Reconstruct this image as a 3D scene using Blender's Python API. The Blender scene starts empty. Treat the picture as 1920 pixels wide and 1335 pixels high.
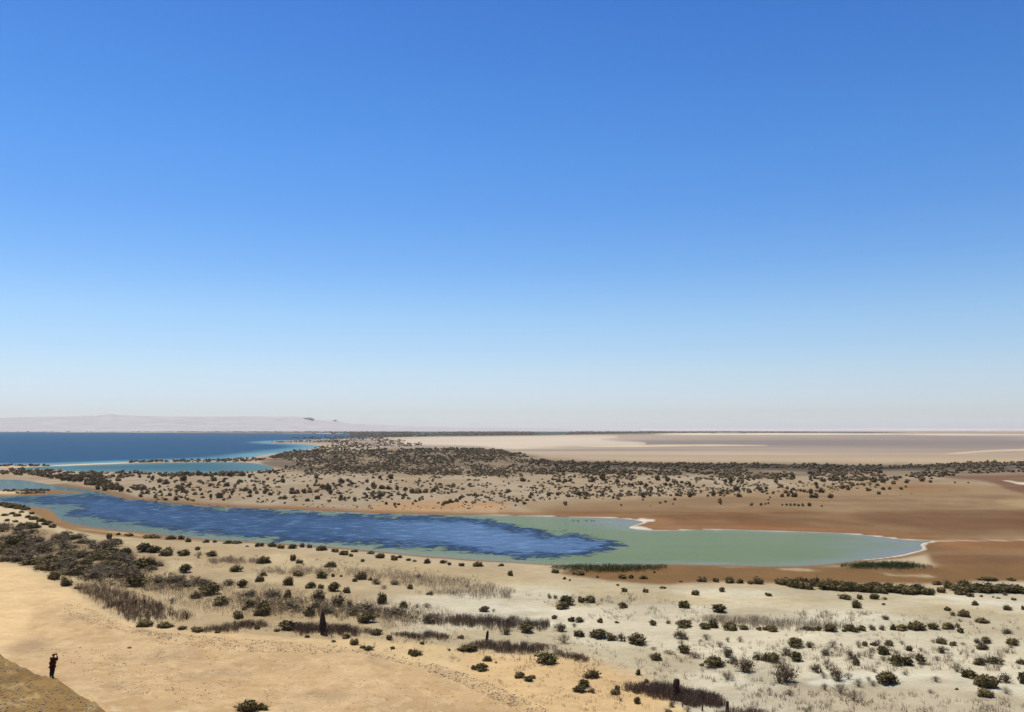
import bpy, bmesh, math, random
import numpy as np
from mathutils import Vector, Matrix

random.seed(7)
RNG = np.random.default_rng(11)
sc = bpy.context.scene
col = sc.collection

# ------------------------------------------------------------------ camera, sky, sun, exposure
W0, H0, F = 1920.0, 1335.0, 1660.0          # photograph size and focal length in its pixels
CAM_Z, Y_HOR = 40.0, 803.0
pitch = math.atan((Y_HOR - H0 / 2) / F)
cam = bpy.data.cameras.new('camera')
cam.sensor_width = 36.0
cam.lens = 36.0 * F / W0
cam.clip_start, cam.clip_end = 0.5, 120000.0
camo = bpy.data.objects.new('camera', cam)
col.objects.link(camo)
camo.location = (0, 0, CAM_Z)
camo.rotation_euler = (math.radians(90) + pitch, 0, 0)
sc.camera = camo

SUN_DIR = Vector((-0.26, 0.30, 0.92)).normalized()     # towards the sun
elev = math.asin(SUN_DIR.z)
azim = math.atan2(SUN_DIR.x, SUN_DIR.y)                # clockwise from +Y

world = bpy.data.worlds.new('World')
sc.world = world
world.use_nodes = True
wn = world.node_tree
wn.nodes.clear()
wo = wn.nodes.new('ShaderNodeOutputWorld')
wb = wn.nodes.new('ShaderNodeBackground')
sky = wn.nodes.new('ShaderNodeTexSky')
sky.sky_type = 'NISHITA'
sky.sun_disc = False
sky.sun_elevation = elev
sky.sun_rotation = azim
sky.altitude = 0.0
sky.air_density = 1.15
sky.dust_density = 0.35
sky.ozone_density = 2.2
# a clear polarised desert sky: deeper blue than the raw model higher up, no yellow low down
wtc = wn.nodes.new('ShaderNodeTexCoord')
wsep = wn.nodes.new('ShaderNodeSeparateXYZ')
wn.links.new(wtc.outputs['Generated'], wsep.inputs[0])
wmul = wn.nodes.new('ShaderNodeMath'); wmul.operation = 'MULTIPLY'; wmul.inputs[1].default_value = 2.0
wn.links.new(wsep.outputs['Z'], wmul.inputs[0])
wr = wn.nodes.new('ShaderNodeValToRGB')
wn.links.new(wmul.outputs[0], wr.inputs[0])
TINT = [(0.0, (.74, .87, 1.27)), (.0378, (.76, .87, 1.24)), (.0618, (.77, .87, 1.15)), (.0919, (.72, .855, 1.12)),
        (.1218, (.685, .85, 1.10)), (.181, (.505, .755, 1.085)), (.2389, (.403, .692, 1.082)), (.2949, (.345, .67, 1.085)),
        (.3485, (.30, .625, 1.055)), (.445, (.243, .54, 1.0))]
while len(wr.color_ramp.elements) < len(TINT):
    wr.color_ramp.elements.new(0.5)
for e, (z_, c_) in zip(wr.color_ramp.elements, TINT):
    e.position = z_ * 2; e.color = (c_[0], c_[1], c_[2], 1)
wx = wn.nodes.new('ShaderNodeMix'); wx.data_type = 'RGBA'; wx.blend_type = 'MULTIPLY'
wx.inputs[0].default_value = 1.0
wn.links.new(sky.outputs[0], wx.inputs[6]); wn.links.new(wr.outputs[0], wx.inputs[7])
wn.links.new(wx.outputs[2], wb.inputs[0])
wb.inputs[1].default_value = 0.100
wn.links.new(wb.outputs[0], wo.inputs[0])

sun = bpy.data.lights.new('sun', 'SUN')
sun.energy = 4.2
sun.angle = math.radians(0.5)
sun.color = (1.0, 0.945, 0.86)
suno = bpy.data.objects.new('sun', sun)
col.objects.link(suno)
suno.rotation_euler = SUN_DIR.to_track_quat('Z', 'Y').to_euler()
suno.location = (0, 0, 300)

vs = sc.view_settings
vs.view_transform = 'Standard'
vs.look = 'None'
vs.exposure = 0.25
vs.gamma = 1.0
vs.use_curve_mapping = False
sc.cycles.use_denoising = True
sc.cycles.volume_bounces = 2
sc.cycles.max_bounces = 6

HAZE_DENSITY = 2.0e-5

# ------------------------------------------------------------------ small tools
def tag(o, label=None, cat=None, group=None, kind=None):
    if label: o['label'] = label
    if cat: o['category'] = cat
    if group: o['group'] = group
    if kind: o['kind'] = kind
    return o

def srgb(r, g, b, k=1.0):
    """photo colour -> linear, divided by k"""
    def f(c):
        c /= 255.0
        return c / 12.92 if c <= 0.04045 else ((c + 0.055) / 1.055) ** 2.4
    return np.array([f(r), f(g), f(b)]) / k

CP, SP = math.cos(pitch), math.sin(pitch)
def project(x, y, z):
    """world -> photo pixel (used while building, to look up what was traced)"""
    dz = z - CAM_Z
    depth = y * CP + dz * SP
    up = -y * SP + dz * CP
    depth = np.maximum(depth, 1e-3)
    return W0 / 2 + F * x / depth, H0 / 2 - F * up / depth

def ray(px, py):
    a = (np.asarray(px, float) - W0 / 2) / F
    b = -(np.asarray(py, float) - H0 / 2) / F
    return a, CP - b * SP, SP + b * CP

def unproject(px, py, z=0.0):
    dx, dy, dz = ray(px, py)
    t = (z - CAM_Z) / np.minimum(dz, -1e-6)
    return dx * t, dy * t

_tab = np.random.default_rng(3).random((256, 256))
def vnoise(x, y, seed=0):
    x = np.asarray(x, float) + seed * 17.31
    y = np.asarray(y, float) + seed * 9.77
    xi, yi = np.floor(x).astype(np.int64), np.floor(y).astype(np.int64)
    fx, fy = x - xi, y - yi
    fx, fy = fx * fx * (3 - 2 * fx), fy * fy * (3 - 2 * fy)
    a = _tab[xi & 255, yi & 255]; b = _tab[(xi + 1) & 255, yi & 255]
    c = _tab[xi & 255, (yi + 1) & 255]; d = _tab[(xi + 1) & 255, (yi + 1) & 255]
    return (a * (1 - fx) + b * fx) * (1 - fy) + (c * (1 - fx) + d * fx) * fy

def fbm(x, y, octaves=4, seed=0, gain=0.5):
    s, amp, tot = 0.0, 1.0, 0.0
    for i in range(octaves):
        # rotate every octave so the lattice never lines up
        c, sn = math.cos(0.7 * i + seed), math.sin(0.7 * i + seed)
        s = s + amp * vnoise((x * c - y * sn) * 2 ** i, (x * sn + y * c) * 2 ** i, seed + 3 * i)
        tot += amp
        amp *= gain
    return s / tot

def sstep(x, a, b):
    t = np.clip((x - a) / (b - a), 0, 1)
    return t * t * (3 - 2 * t)

def poly_sd(x, y, P):
    """signed distance to polygon, negative inside"""
    P = np.asarray(P, float)
    x = np.asarray(x, float).ravel(); y = np.asarray(y, float).ravel()
    d2 = np.full(x.shape, 1e30)
    inside = np.zeros(x.shape, bool)
    n = len(P)
    for i in range(n):
        x0, y0 = P[i]; x1, y1 = P[(i + 1) % n]
        ex, ey = x1 - x0, y1 - y0
        wx, wy = x - x0, y - y0
        t = np.clip((wx * ex + wy * ey) / max(ex * ex + ey * ey, 1e-12), 0, 1)
        dx, dy = wx - ex * t, wy - ey * t
        d2 = np.minimum(d2, dx * dx + dy * dy)
        if y0 != y1:
            c = ((y0 > y) != (y1 > y)) & (x < ex * (y - y0) / ey + x0)
            inside ^= c
    d = np.sqrt(d2)
    return np.where(inside, -d, d)

def smooth_closed(P, it=2):
    P = np.asarray(P, float)
    for _ in range(it):
        Q = np.roll(P, -1, axis=0)
        P = np.stack([0.75 * P + 0.25 * Q, 0.25 * P + 0.75 * Q], 1).reshape(-1, 2)
    return P

def mesh_np(name, verts, faces, smooth=False):
    """faces: (n,3) or (n,4) int array, or list of such arrays"""
    me = bpy.data.meshes.new(name)
    fl = faces if isinstance(faces, list) else [faces]
    fl = [np.asarray(f, np.int64) for f in fl if len(f)]
    v = np.asarray(verts, np.float32)
    me.vertices.add(len(v))
    me.vertices.foreach_set('co', v.ravel())
    li = np.concatenate([f.ravel() for f in fl]).astype(np.int32)
    tot = np.concatenate([np.full(len(f), f.shape[1]) for f in fl]).astype(np.int32)
    st = np.concatenate([[0], np.cumsum(tot)[:-1]]).astype(np.int32)
    me.loops.add(len(li))
    me.loops.foreach_set('vertex_index', li)
    me.polygons.add(len(tot))
    me.polygons.foreach_set('loop_start', st)
    me.polygons.foreach_set('loop_total', tot)
    if smooth:
        me.polygons.foreach_set('use_smooth', np.ones(len(tot), bool))
    me.update(calc_edges=True)
    return me

def attr(me, name, arr, kind='FLOAT'):
    a = me.attributes.new(name, kind, 'POINT')
    if kind == 'FLOAT':
        a.data.foreach_set('value', np.asarray(arr, np.float32).ravel())
    else:
        arr = np.asarray(arr, np.float32)
        if arr.shape[1] == 3:
            arr = np.concatenate([arr, np.ones((len(arr), 1), np.float32)], 1)
        a.data.foreach_set('color', arr.ravel())

def link(name, me, mat=None, parent=None, loc=None):
    o = bpy.data.objects.new(name, me)
    col.objects.link(o)
    if mat is not None and me is not None and not me.materials:
        me.materials.append(mat)
    if parent: o.parent = parent
    if loc is not None: o.location = loc
    return o

# ------------------------------------------------------------------ node helpers
class NT:
    def __init__(self, name):
        self.m = bpy.data.materials.new(name)
        self.m.use_nodes = True
        self.t = self.m.node_tree
        self.t.nodes.clear()
        self.out = self.n('ShaderNodeOutputMaterial')
    def n(self, kind, **kw):
        nd = self.t.nodes.new(kind)
        for k, v in kw.items():
            setattr(nd, k, v)
        return nd
    def l(self, a, b):
        self.t.links.new(a, b)
    def math(self, op, a, b=None, clamp=False):
        nd = self.n('ShaderNodeMath', operation=op, use_clamp=clamp)
        for i, v in enumerate((a, b)):
            if v is None: continue
            if isinstance(v, (int, float)): nd.inputs[i].default_value = v
            else: self.l(v, nd.inputs[i])
        return nd.outputs[0]
    def mixc(self, fac, a, b, blend='MIX'):
        nd = self.n('ShaderNodeMix', data_type='RGBA', blend_type=blend)
        for s, v in ((0, fac), (6, a), (7, b)):
            if isinstance(v, (int, float)): nd.inputs[s].default_value = v
            elif isinstance(v, (tuple, list, np.ndarray)):
                nd.inputs[s].default_value = (float(v[0]), float(v[1]), float(v[2]), 1)
            else: self.l(v, nd.inputs[s])
        return nd.outputs[2]
    def noise(self, vec, scale, detail=4, rough=0.55):
        nd = self.n('ShaderNodeTexNoise')
        nd.inputs['Scale'].default_value = scale
        nd.inputs['Detail'].default_value = detail
        nd.inputs['Roughness'].default_value = rough
        if vec is not None: self.l(vec, nd.inputs['Vector'])
        return nd.outputs[0]
    def ramp(self, fac, lo, hi):
        nd = self.n('ShaderNodeMapRange', interpolation_type='SMOOTHSTEP')
        self.l(fac, nd.inputs[0])
        nd.inputs[1].default_value = lo; nd.inputs[2].default_value = hi
        return nd.outputs[0]
    def attrib(self, name, colour=False):
        nd = self.n('ShaderNodeAttribute', attribute_name=name)
        return nd.outputs['Color'] if colour else nd.outputs['Fac']
    def pos(self, scale=(1, 1, 1), rot=0.0):
        g = self.n('ShaderNodeNewGeometry')
        mp = self.n('ShaderNodeMapping')
        mp.inputs['Scale'].default_value = scale
        mp.inputs['Rotation'].default_value = (0, 0, rot)
        self.l(g.outputs['Position'], mp.inputs['Vector'])
        return mp.outputs[0]
    def bsdf(self, colour=None, rough=0.9, spec=0.2, bump=None, bump_s=0.3, bump_d=0.1):
        b = self.n('ShaderNodeBsdfPrincipled')
        if colour is not None:
            if isinstance(colour, (tuple, list, np.ndarray)):
                b.inputs['Base Color'].default_value = (float(colour[0]), float(colour[1]), float(colour[2]), 1)
            else: self.l(colour, b.inputs['Base Color'])
        if isinstance(rough, (int, float)): b.inputs['Roughness'].default_value = rough
        else: self.l(rough, b.inputs['Roughness'])
        b.inputs['Specular IOR Level'].default_value = spec
        if bump is not None:
            bp = self.n('ShaderNodeBump')
            bp.inputs['Strength'].default_value = bump_s
            bp.inputs['Distance'].default_value = bump_d
            self.l(bump, bp.inputs['Height'])
            self.l(bp.outputs[0], b.inputs['Normal'])
        self.l(b.outputs[0], self.out.inputs[0])
        return b

# ------------------------------------------------------------------ shorelines (traced, laid on the water level z = 0)
def lake(px):
    P = np.array(px, float)
    x, y = unproject(P[:, 0], P[:, 1], 0.0)
    return smooth_closed(np.stack([x, y], 1), 1)

LAKE_NEAR = lake([(-200,897),(0,899),(40,900),(75,905),(110,912),(150,917),(185,922),(215,930),(235,936),(265,938),(300,940),
    (340,945),(420,951),(520,954.5),(620,959),(720,963),(820,965),(900,966),(960,967),(1060,969.5),(1140,971),(1180,974),
    (1208,978),(1196,983),(1178,987),(1175,990),(1190,992.5),(1230,995),(1300,994),(1380,993.5),(1440,996),(1520,998),
    (1590,1001),(1650,1007),(1690,1012),(1720,1013.5),(1755,1014),(1722,1019),(1732,1030),(1710,1035),(1690,1040),
    (1660,1045),(1620,1049),(1570,1056),(1530,1061),(1480,1062),(1440,1063),(1390,1060.5),(1320,1059),(1250,1058.5),
    (1150,1060),(1080,1060),(1030,1058),(980,1055),(900,1051),(800,1043),(720,1035),(640,1027),(560,1021),(480,1017),
    (400,1012),(330,1005),(260,997),(200,992),(150,985),(125,978),(108,970),(104,963),(96,958),(90,953.5),(60,951),
    (35,948),(10,942),(-60,938),(-200,933),(-200,931),(-60,931.5),(0,931.5),(90,927.5),(172,924.3),(130,920),(95,918),
    (40,918.5),(0,917.5),(-200,913)])
LAKE_MID = lake([(15,878),(40,877),(95,874.8),(170,872),(240,869.8),(300,867.8),(400,866.2),(470,867.5),(500,872),(517,877),
    (505,882),(460,885),(380,886.5),(300,886),(220,885),(150,884),(100,881.5),(60,879.5),(20,879)])
LAKE_BIG = lake([(-900,808.2),(-300,809.2),(0,810.2),(200,810.8),(400,811.8),(520,812.3),(600,813),(700,814.2),(760,816),(730,818.5),
    (680,821),(620,823),(580,825),(520,826.5),(502,830),(540,832),(580,833.5),(602,836.5),(595,840),(560,844),(530,848),
    (495,853),(470,858),(400,861.5),(300,863.5),(240,866.5),(170,869),(100,871.8),(60,871.5),(0,872.5),(-300,874),(-900,876)])

FOOT = np.array([unproject(a, b, 0.8) for a, b in ((-420,985),(-200,1015),(0,1050),(110,1088),(250,1172),(420,1192),(640,1206),
    (880,1256),(1000,1300),(1085,1345),(1200,1440),(1330,1600))])
# closed outline of the dune (the camera side of the foot line)
DUNE = np.concatenate([FOOT, [(60, 40), (170, -60), (150, -400), (-700, -400), (-700, 300)]])
CREST = np.array([(-120.0, 132.0), (-75.0, 101.0), (-40.7, 72.0), (-32.6, 64.4), (-25.3, 57.0), (-14.0, 41.0), (-6.0, 24.0),
                  (-8.0, 4.0), (-30.0, -60.0), (-200.0, -60.0), (-200.0, 160.0)])

def lake_sd(x, y):
    x = np.asarray(x, float); y = np.asarray(y, float)
    r = np.hypot(x, y)
    out = np.full(x.shape, 400.0)
    for P in (LAKE_NEAR, LAKE_MID, LAKE_BIG):
        lo = P.min(0) - 300; hi = P.max(0) + 300
        m = (x > lo[0]) & (x < hi[0]) & (y > lo[1]) & (y < hi[1])
        if m.any():
            # wobble the traced shore a little, more where it is far and was traced more coarsely
            a = np.clip(r[m] / 260.0, 0.6, 14)
            wob = (fbm(x[m] / (9 * a), y[m] / (9 * a), 3, 5) - 0.5) * 1.6 * a
            out[m] = np.minimum(out[m], poly_sd(x[m], y[m], P) + wob)
    return out

def height(x, y, lsd=None):
    x = np.asarray(x, float); y = np.asarray(y, float)
    shp = x.shape
    x = x.ravel(); y = y.ravel()
    if lsd is None: lsd = lake_sd(x, y)
    r = np.hypot(x, y)
    far = np.clip(r / 300.0, 1, 12)
    # plain
    base = np.where(lsd > 0, 0.75 * (1 - np.exp(-lsd / (11.0 * np.clip(far, 1, 4)))), np.maximum(-1.2, 0.06 * lsd))
    relief = (fbm(x / 26, y / 26, 4, 2) - 0.42) * 0.9 * sstep(lsd, 2, 45) * sstep(r, 90, 160) * (1 - .92 * sstep(r, 500, 1300))
    h = base + np.maximum(relief, -0.35 * sstep(lsd, 0, 20))
    # broad low swells in the far desert
    h = h + sstep(r, 900, 2500) * sstep(lsd, 60, 320) * (fbm(x / 1600, y / 700, 2, 9) - 0.35) * 2.0
    # two pale dunes near the horizon
    for u, v, hh, w in ((1343, 813.5, 17, 55), (1372, 813.5, 19, 75), (1230, 815.5, 9, 160)):
        cx, cy = unproject(u, v, 0)
        h = h + hh * np.exp(-((x - cx) / w) ** 2 - ((y - cy) / (w * 2.5)) ** 2)
    # dune under the viewpoint
    near = r < 900
    xn, yn = x[near], y[near]
    d = -poly_sd(xn, yn, DUNE)
    d = np.maximum(d + (fbm(xn / 30, yn / 30, 3, 4) - 0.5) * 7, 0)
    g = d * d / 760.0 + 0.022 * d
    g = g * (1 + 0.10 * (fbm(xn / 22, yn / 22, 3, 6) - 0.5))
    g = np.minimum(g, 40 - 12 * np.exp(-np.maximum(g - 20, 0) / 18.0))
    g = g + 0.10 * (fbm(xn / 2.4, yn / 2.4, 3, 8) - 0.5) * sstep(d, 4, 25)
    cd = -poly_sd(xn, yn, CREST) + (fbm(xn / 5, yn / 5, 4, 13) - .5) * 2.6
    bench = 22.2 + np.minimum(cd, 0) * 1.0 + np.maximum(cd, 0) * 0.012
    bench = bench + 0.22 * (fbm(xn / 1.7, yn / 1.7, 3, 12) - 0.5)
    hill = 38.0 - np.maximum(np.hypot(xn, yn) - 2.5, 0) * 0.78
    hn = h[near] * (1 - sstep(d, 0, 20) * 0.6) + g
    hn = np.where(bench > hn, bench, hn)
    hn = np.where(hill > hn, hill, hn)
    h[near] = hn
    return h.reshape(shp)

# ------------------------------------------------------------------ ground sheet (polar sheet round the viewpoint, out past the horizon)
fine = np.radians(np.linspace(-33.5, 33.5, 920))
coarse = np.radians(np.concatenate([np.linspace(-180, -34.5, 60), []]))
coarse2 = np.radians(np.linspace(34.5, 180, 60)[:-1])
ANG = np.concatenate([coarse, fine, coarse2])
RAD = np.concatenate([np.geomspace(0.6, 50, 26)[:-1], np.linspace(50, 95, 60)[:-1],
                      1.0 / np.linspace(1 / 95.0, 1 / 700.0, 330)[:-1], 1.0 / np.linspace(1 / 700.0, 1 / 30000.0, 150)])
NA, NR = len(ANG), len(RAD)
GA, GR = np.meshgrid(ANG, RAD)
GX = (GR * np.sin(GA)).ravel(); GY = (GR * np.cos(GA)).ravel()
LSD = lake_sd(GX, GY)
GZ = height(GX, GY, LSD)
def ground_z(x, y):
    """height of the built ground sheet"""
    a = np.arctan2(x, y); r = np.clip(np.hypot(x, y), RAD[0], RAD[-1] * .999)
    i = np.clip(np.searchsorted(RAD, r) - 1, 0, NR - 2); j = np.clip(np.searchsorted(ANG, a) - 1, 0, NA - 2)
    fr = (r - RAD[i]) / (RAD[i + 1] - RAD[i]); fa = np.clip((a - ANG[j]) / (ANG[j + 1] - ANG[j]), 0, 1)
    Z = GZ.reshape(NR, NA)
    return (Z[i, j] * (1 - fa) + Z[i, j + 1] * fa) * (1 - fr) + (Z[i + 1, j] * (1 - fa) + Z[i + 1, j + 1] * fa) * fr

def on_ground(px, py):
    """the ground point seen at a photo pixel: first crossing along the ray"""
    px = np.atleast_1d(np.asarray(px, float)); py = np.atleast_1d(np.asarray(py, float))
    dx, dy, dz = ray(px, py)
    dz = np.minimum(dz, -1e-5)
    t0 = np.full(px.shape, 30.0); tz = (0.0 - CAM_Z) / dz + 2
    lo = t0.copy(); hi = tz.copy(); prev = t0.copy()
    found = np.zeros(px.shape, bool)
    steps = 160
    for i in range(1, steps + 1):
        q = 1.0 / (1.0 / t0 + (1.0 / tz - 1.0 / t0) * (i / steps))
        hit = (~found) & (ground_z(dx * q, dy * q) > CAM_Z + dz * q)
        lo[hit] = prev[hit]; hi[hit] = q[hit]
        found |= hit
        prev = q
    for _ in range(14):
        mid = 0.5 * (lo + hi)
        below = ground_z(dx * mid, dy * mid) > CAM_Z + dz * mid
        hi = np.where(below, mid, hi); lo = np.where(below, lo, mid)
    x, y = dx * hi, dy * hi
    return x, y, ground_z(x, y), hi          # hi = depth along the camera axis

ii = np.arange(NR - 1)[:, None] * NA
jj = np.arange(NA)[None, :]
jn = (jj + 1) % NA
GF = np.stack([ii + jj, ii + jn, ii + NA + jn, ii + NA + jj], -1).reshape(-1, 4)[:, ::-1]
GU, GV = project(GX, GY, GZ)
front = GY > 3
GU = np.where(front, GU, np.where(GX > 0, 3000, -1000))
GV = np.where(front, GV, 1500)

rr_ = GR.ravel()
def pmask(P, soft, wob=0.0, wsc=1.0, seed=1):
    """mask of a traced patch of ground; soft and wob in the patch's own traced units"""
    P = np.asarray(P, float)
    lo = P.min(0) - 60; hi = P.max(0) + 60
    m = (GU > lo[0]) & (GU < hi[0]) & (GV > lo[1]) & (GV < hi[1])
    out = np.zeros(GU.shape)
    if m.any():
        d = poly_sd(GU[m], GV[m] * 1.0, smooth_closed(P, 2))
        if wob:
            s = np.clip(GR.ravel()[m] / 200, .5, 60) * wsc
            d = d + (fbm(GX[m] / (12 * s), GY[m] / (18 * s), 4, seed) - 0.5) * 2 * wob
        out[m] = 1 - sstep(d, -soft, soft)
    return out

KL = 1.62     # light on level ground: photo brightness / reflectance
def C(r, g, b): return srgb(r, g, b, KL)
ALB = np.tile(C(205, 184, 154), (len(GX), 1))
def lay(mask, c):
    global ALB
    ALB = ALB * (1 - mask[:, None]) + np.asarray(c)[None, :] * mask[:, None]

n1 = fbm(GX / 40, GY / 60, 5, 21)
n2 = fbm(GX / 9, GY / 16, 4, 22)
n3 = fbm(GX / 260, GY / 700, 5, 23)
# far desert: pale tan with long streaks
lay(sstep(GR.ravel(), 700, 1000), C(192, 170, 150))
st = fbm(GX / 1600, GY / 700, 4, 31)
lay(sstep(GR.ravel(), 1000, 1600) * sstep(st, 0.42, 0.60) * 0.4, C(150, 137, 134))
lay(sstep(GR.ravel(), 1100, 1500) * sstep(fbm(GX / 1500, GY / 350, 4, 33), 0.58, 0.70) * 0.5, C(232, 212, 182))
lay(pmask([(1020,838),(1080,828),(1250,817.5),(1500,815.6),(2000,815),(2000,848),(1500,846),(1200,845)], 7, 2.5, 9, 34) * .6, C(166, 152, 150))
lay(pmask([(1000,830),(1130,826),(1330,824),(1500,822),(1700,820),(1960,820),(1960,846),(1600,840),(1300,838),(1130,834)], 6, 4, 8, 35) * 0.6, C(142, 130, 130))
lay(pmask([(700,827),(760,822),(900,819),(1050,817),(1180,818),(1100,824),(1250,833),(1050,836),(960,842),(900,836),(800,834),(730,832)], 3, 2.5, 6, 36) * 0.85, C(236, 218, 200))
lay(pmask([(1060,836),(1300,833.2),(1440,834.5),(1440,836),(1300,836),(1120,839)], 1.2, 1, 1, 37) * 0.9, C(246, 222, 188))
lay(pmask([(1250,812.5),(1330,811.8),(1450,812.3),(1700,813.3),(1960,814.5),(1960,815.5),(1500,815.2),(1200,816)], 0.9, 0.6, 1, 38) * 0.9, C(250, 230, 205))
lay(pmask([(1760,851),(1850,844),(1900,842.5),(1960,842),(1960,843.5),(1850,847),(1800,851)], 1.0, 1, 1, 39) * 0.8, C(240, 216, 182))
lay(pmask([(960,856),(1200,858),(1500,860),(1960,856),(1960,870),(1400,872),(960,866)], 6, 3, 8, 40) * 0.85, C(210, 184, 152))
# scrub plain
scr = pmask([(-300,880),(200,886),(520,880),(640,840),(900,838),(1000,866),(1960,872),(1960,895),(1500,905),(1300,930),(1000,952),(700,962),(300,950),(-300,905)], 8, 6, 1, 41)
lay(scr, C(180, 158, 132))
lay(scr * sstep(n1, 0.45, 0.62) * 0.6, C(196, 180, 158))
lay(scr * sstep(n2, 0.5, 0.66) * 0.5, C(164, 138, 104))
lay(pmask([(470,864),(560,846),(720,841),(900,840),(985,855),(1200,869),(1960,872),(1960,888),(1500,893),(1000,888),(700,889),(540,884)], 5, 4, 1, 42) * (0.45 + 0.5 * sstep(n1, .35, .6)), C(124, 106, 84))
# bare tan ground right of the scrub
lay(pmask([(960,940),(1300,930),(1480,918),(1560,906),(1700,902),(1800,900),(2000,905),(2000,1010),(1700,1008),(1400,992),(1000,966)], 9, 7, 1, 43), C(170, 142, 108))
lay(pmask([(680,952),(760,940),(860,936),(960,944),(960,960),(700,960)], 6, 4, 1, 44) * 0.6, C(206, 158, 108))
bt = fbm(GX / 60, GY / 60, 5, 45)
bs_ = fbm(GX / 120, GY / 22, 5, 46)
lay(pmask([(900,962),(1000,956),(1200,950),(1450,952),(1650,962),(2000,955),(2000,1075),(1760,1080),(1730,1010),(1400,985),(1200,975)], 9, 9, 1, 46) * (0.55 + 0.4 * sstep(bt, .35, .65)), C(133, 94, 57))
lay(pmask([(1180,976),(1300,978),(1500,982),(1700,1000),(1760,1014),(2000,1012),(2000,1040),(1740,1030),(1730,1014),(1600,998),(1400,992),(1250,994),(1180,990)], 4, 4, 1, 47) * 0.85, C(144, 99, 60))
lay(pmask([(1560,960),(1800,962),(2000,958),(2000,990),(1850,994),(1650,984)], 7, 8, 1, 48) * 0.65, C(121, 85, 54))
lay(pmask([(1180,961),(1440,963),(1640,985),(1640,988),(1400,968)], 2, 3, 1, 54) * 0.6, C(132, 96, 62))
lay(pmask([(1720,893),(1800,889),(2000,886),(2000,935),(1900,925),(1860,905),(1780,898)], 4, 5, 1, 49) * 0.9, C(128, 92, 68))
lay(pmask([(1640,912),(1730,905),(1800,912),(1830,922),(1720,926)], 5, 5, 1, 50) * 0.5, C(158, 112, 70))
lay(pmask([(1876,900.5),(1898,901),(1912,904),(1940,903),(1940,909),(1912,909),(1890,903.5)], 0.9, 1, 1, 51), C(238, 226, 206))
lay(pmask([(1860,936),(2000,925),(2000,952),(1880,948)], 5, 8, 1, 52) * 0.5, C(206, 176, 130))
east_bank = pmask([(900,962),(1300,935),(1560,906),(1800,896),(2000,890),(2000,1085),(1760,1080),(1730,1010),(1400,985),(1200,975)], 6, 4, 1, 53)
lay(east_bank * sstep(bs_, .50, .70) * .42, C(126, 92, 62))
lay(east_bank * sstep(1 - bs_, .54, .72) * .32, C(178, 148, 112))
lay((LSD > -1) * (1 - sstep(LSD + (n2 - .5) * 8, 5, 17)) * sstep(GU, 1150, 1230) * (GV < 1024) * (rr_ < 470) * .75, C(170, 124, 84))
lay(pmask([(1745,1015),(1850,1016),(2000,1020),(2000,1034),(1850,1032),(1740,1028)], 4, 4, 1, 56) * .4, C(160, 116, 76))
# salt flat on the near side of the lake
salt = pmask([(-300,950),(0,960),(60,958),(130,990),(300,1012),(560,1032),(800,1056),(1000,1072),(1060,1082),(1250,1100),(1450,1104),(1500,1102),(1760,1115),(2000,1110),(2000,1500),(1000,1500),(600,1220),(240,1170),(0,1055),(-300,1040)], 5, 4, 1, 60)
lay(salt, C(198, 174, 138))
lay(salt * sstep(GU, 500, 1150) * sstep(GV, 1060, 1110) * 0.8, C(210, 198, 172))
ws = fbm(GX / 34, GY / 22, 5, 61)
lay(salt * sstep(GU, 560, 900) * sstep(ws, 0.48, 0.60) * sstep(GV, 1085, 1120) * 0.75, C(236, 228, 208))
lay(salt * sstep(GU, 760, 1000) * sstep(fbm(GX / 26, GY / 14, 4, 62), 0.56, 0.68) * 0.55, C(192, 178, 154))
lay(salt * (1 - sstep(GU, 420, 900)) * sstep(fbm(GX / 18, GY / 22, 4, 63), 0.45, 0.6) * 0.6, C(226, 206, 168))
lay(pmask([(760,1060),(1000,1085),(1250,1110),(1500,1118),(1960,1140),(1960,1160),(1500,1140),(1200,1130),(900,1100)], 9, 7, 1, 64) * 0.45, C(212, 190, 148))
lay(pmask([(920,1100),(1000,1098),(1100,1115),(1040,1130),(940,1118)], 8, 8, 1, 65) * 0.6, C(232, 224, 202))
lay(pmask([(1480,1272),(1560,1276),(1680,1290),(1960,1305),(1960,1400),(1700,1400),(1450,1300)], 8, 9, 1, 66) * 0.6, C(192, 176, 150))
lay(pmask([(1400,1262),(1480,1258),(1480,1272),(1440,1290),(1395,1274)], 5, 7, 1, 67) * 0.7, C(190, 180, 158))
lay(pmask([(1640,1258),(1760,1256),(1790,1264),(1700,1270),(1560,1286),(1490,1281)], 3, 4, 1, 68) * 0.8, C(238, 234, 220))
lay(pmask([(1060,1180),(1200,1190),(1400,1195),(1420,1215),(1200,1215),(1080,1208)], 6, 7, 1, 69) * 0.5, C(234, 226, 206))
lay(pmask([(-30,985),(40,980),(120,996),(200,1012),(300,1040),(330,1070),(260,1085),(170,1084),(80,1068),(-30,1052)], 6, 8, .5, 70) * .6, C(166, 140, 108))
lay(pmask([(180,1082),(300,1075),(480,1085),(640,1100),(840,1140),(860,1165),(560,1170),(380,1165),(250,1120)], 8, 10, .5, 70) * .5 * sstep(n1, .4, .6), C(176, 150, 116))
lay(pmask([(1040,1130),(1300,1138),(1500,1186),(1960,1192),(1960,1272),(1500,1264),(1200,1218),(1050,1168)], 8, 8, 1, 55) * .65, C(234, 222, 196))
lay(pmask([(1100,1310),(1500,1290),(1960,1300),(1960,1500),(1300,1500)], 8, 8, 1, 55) * .4, C(214, 200, 178))
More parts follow.
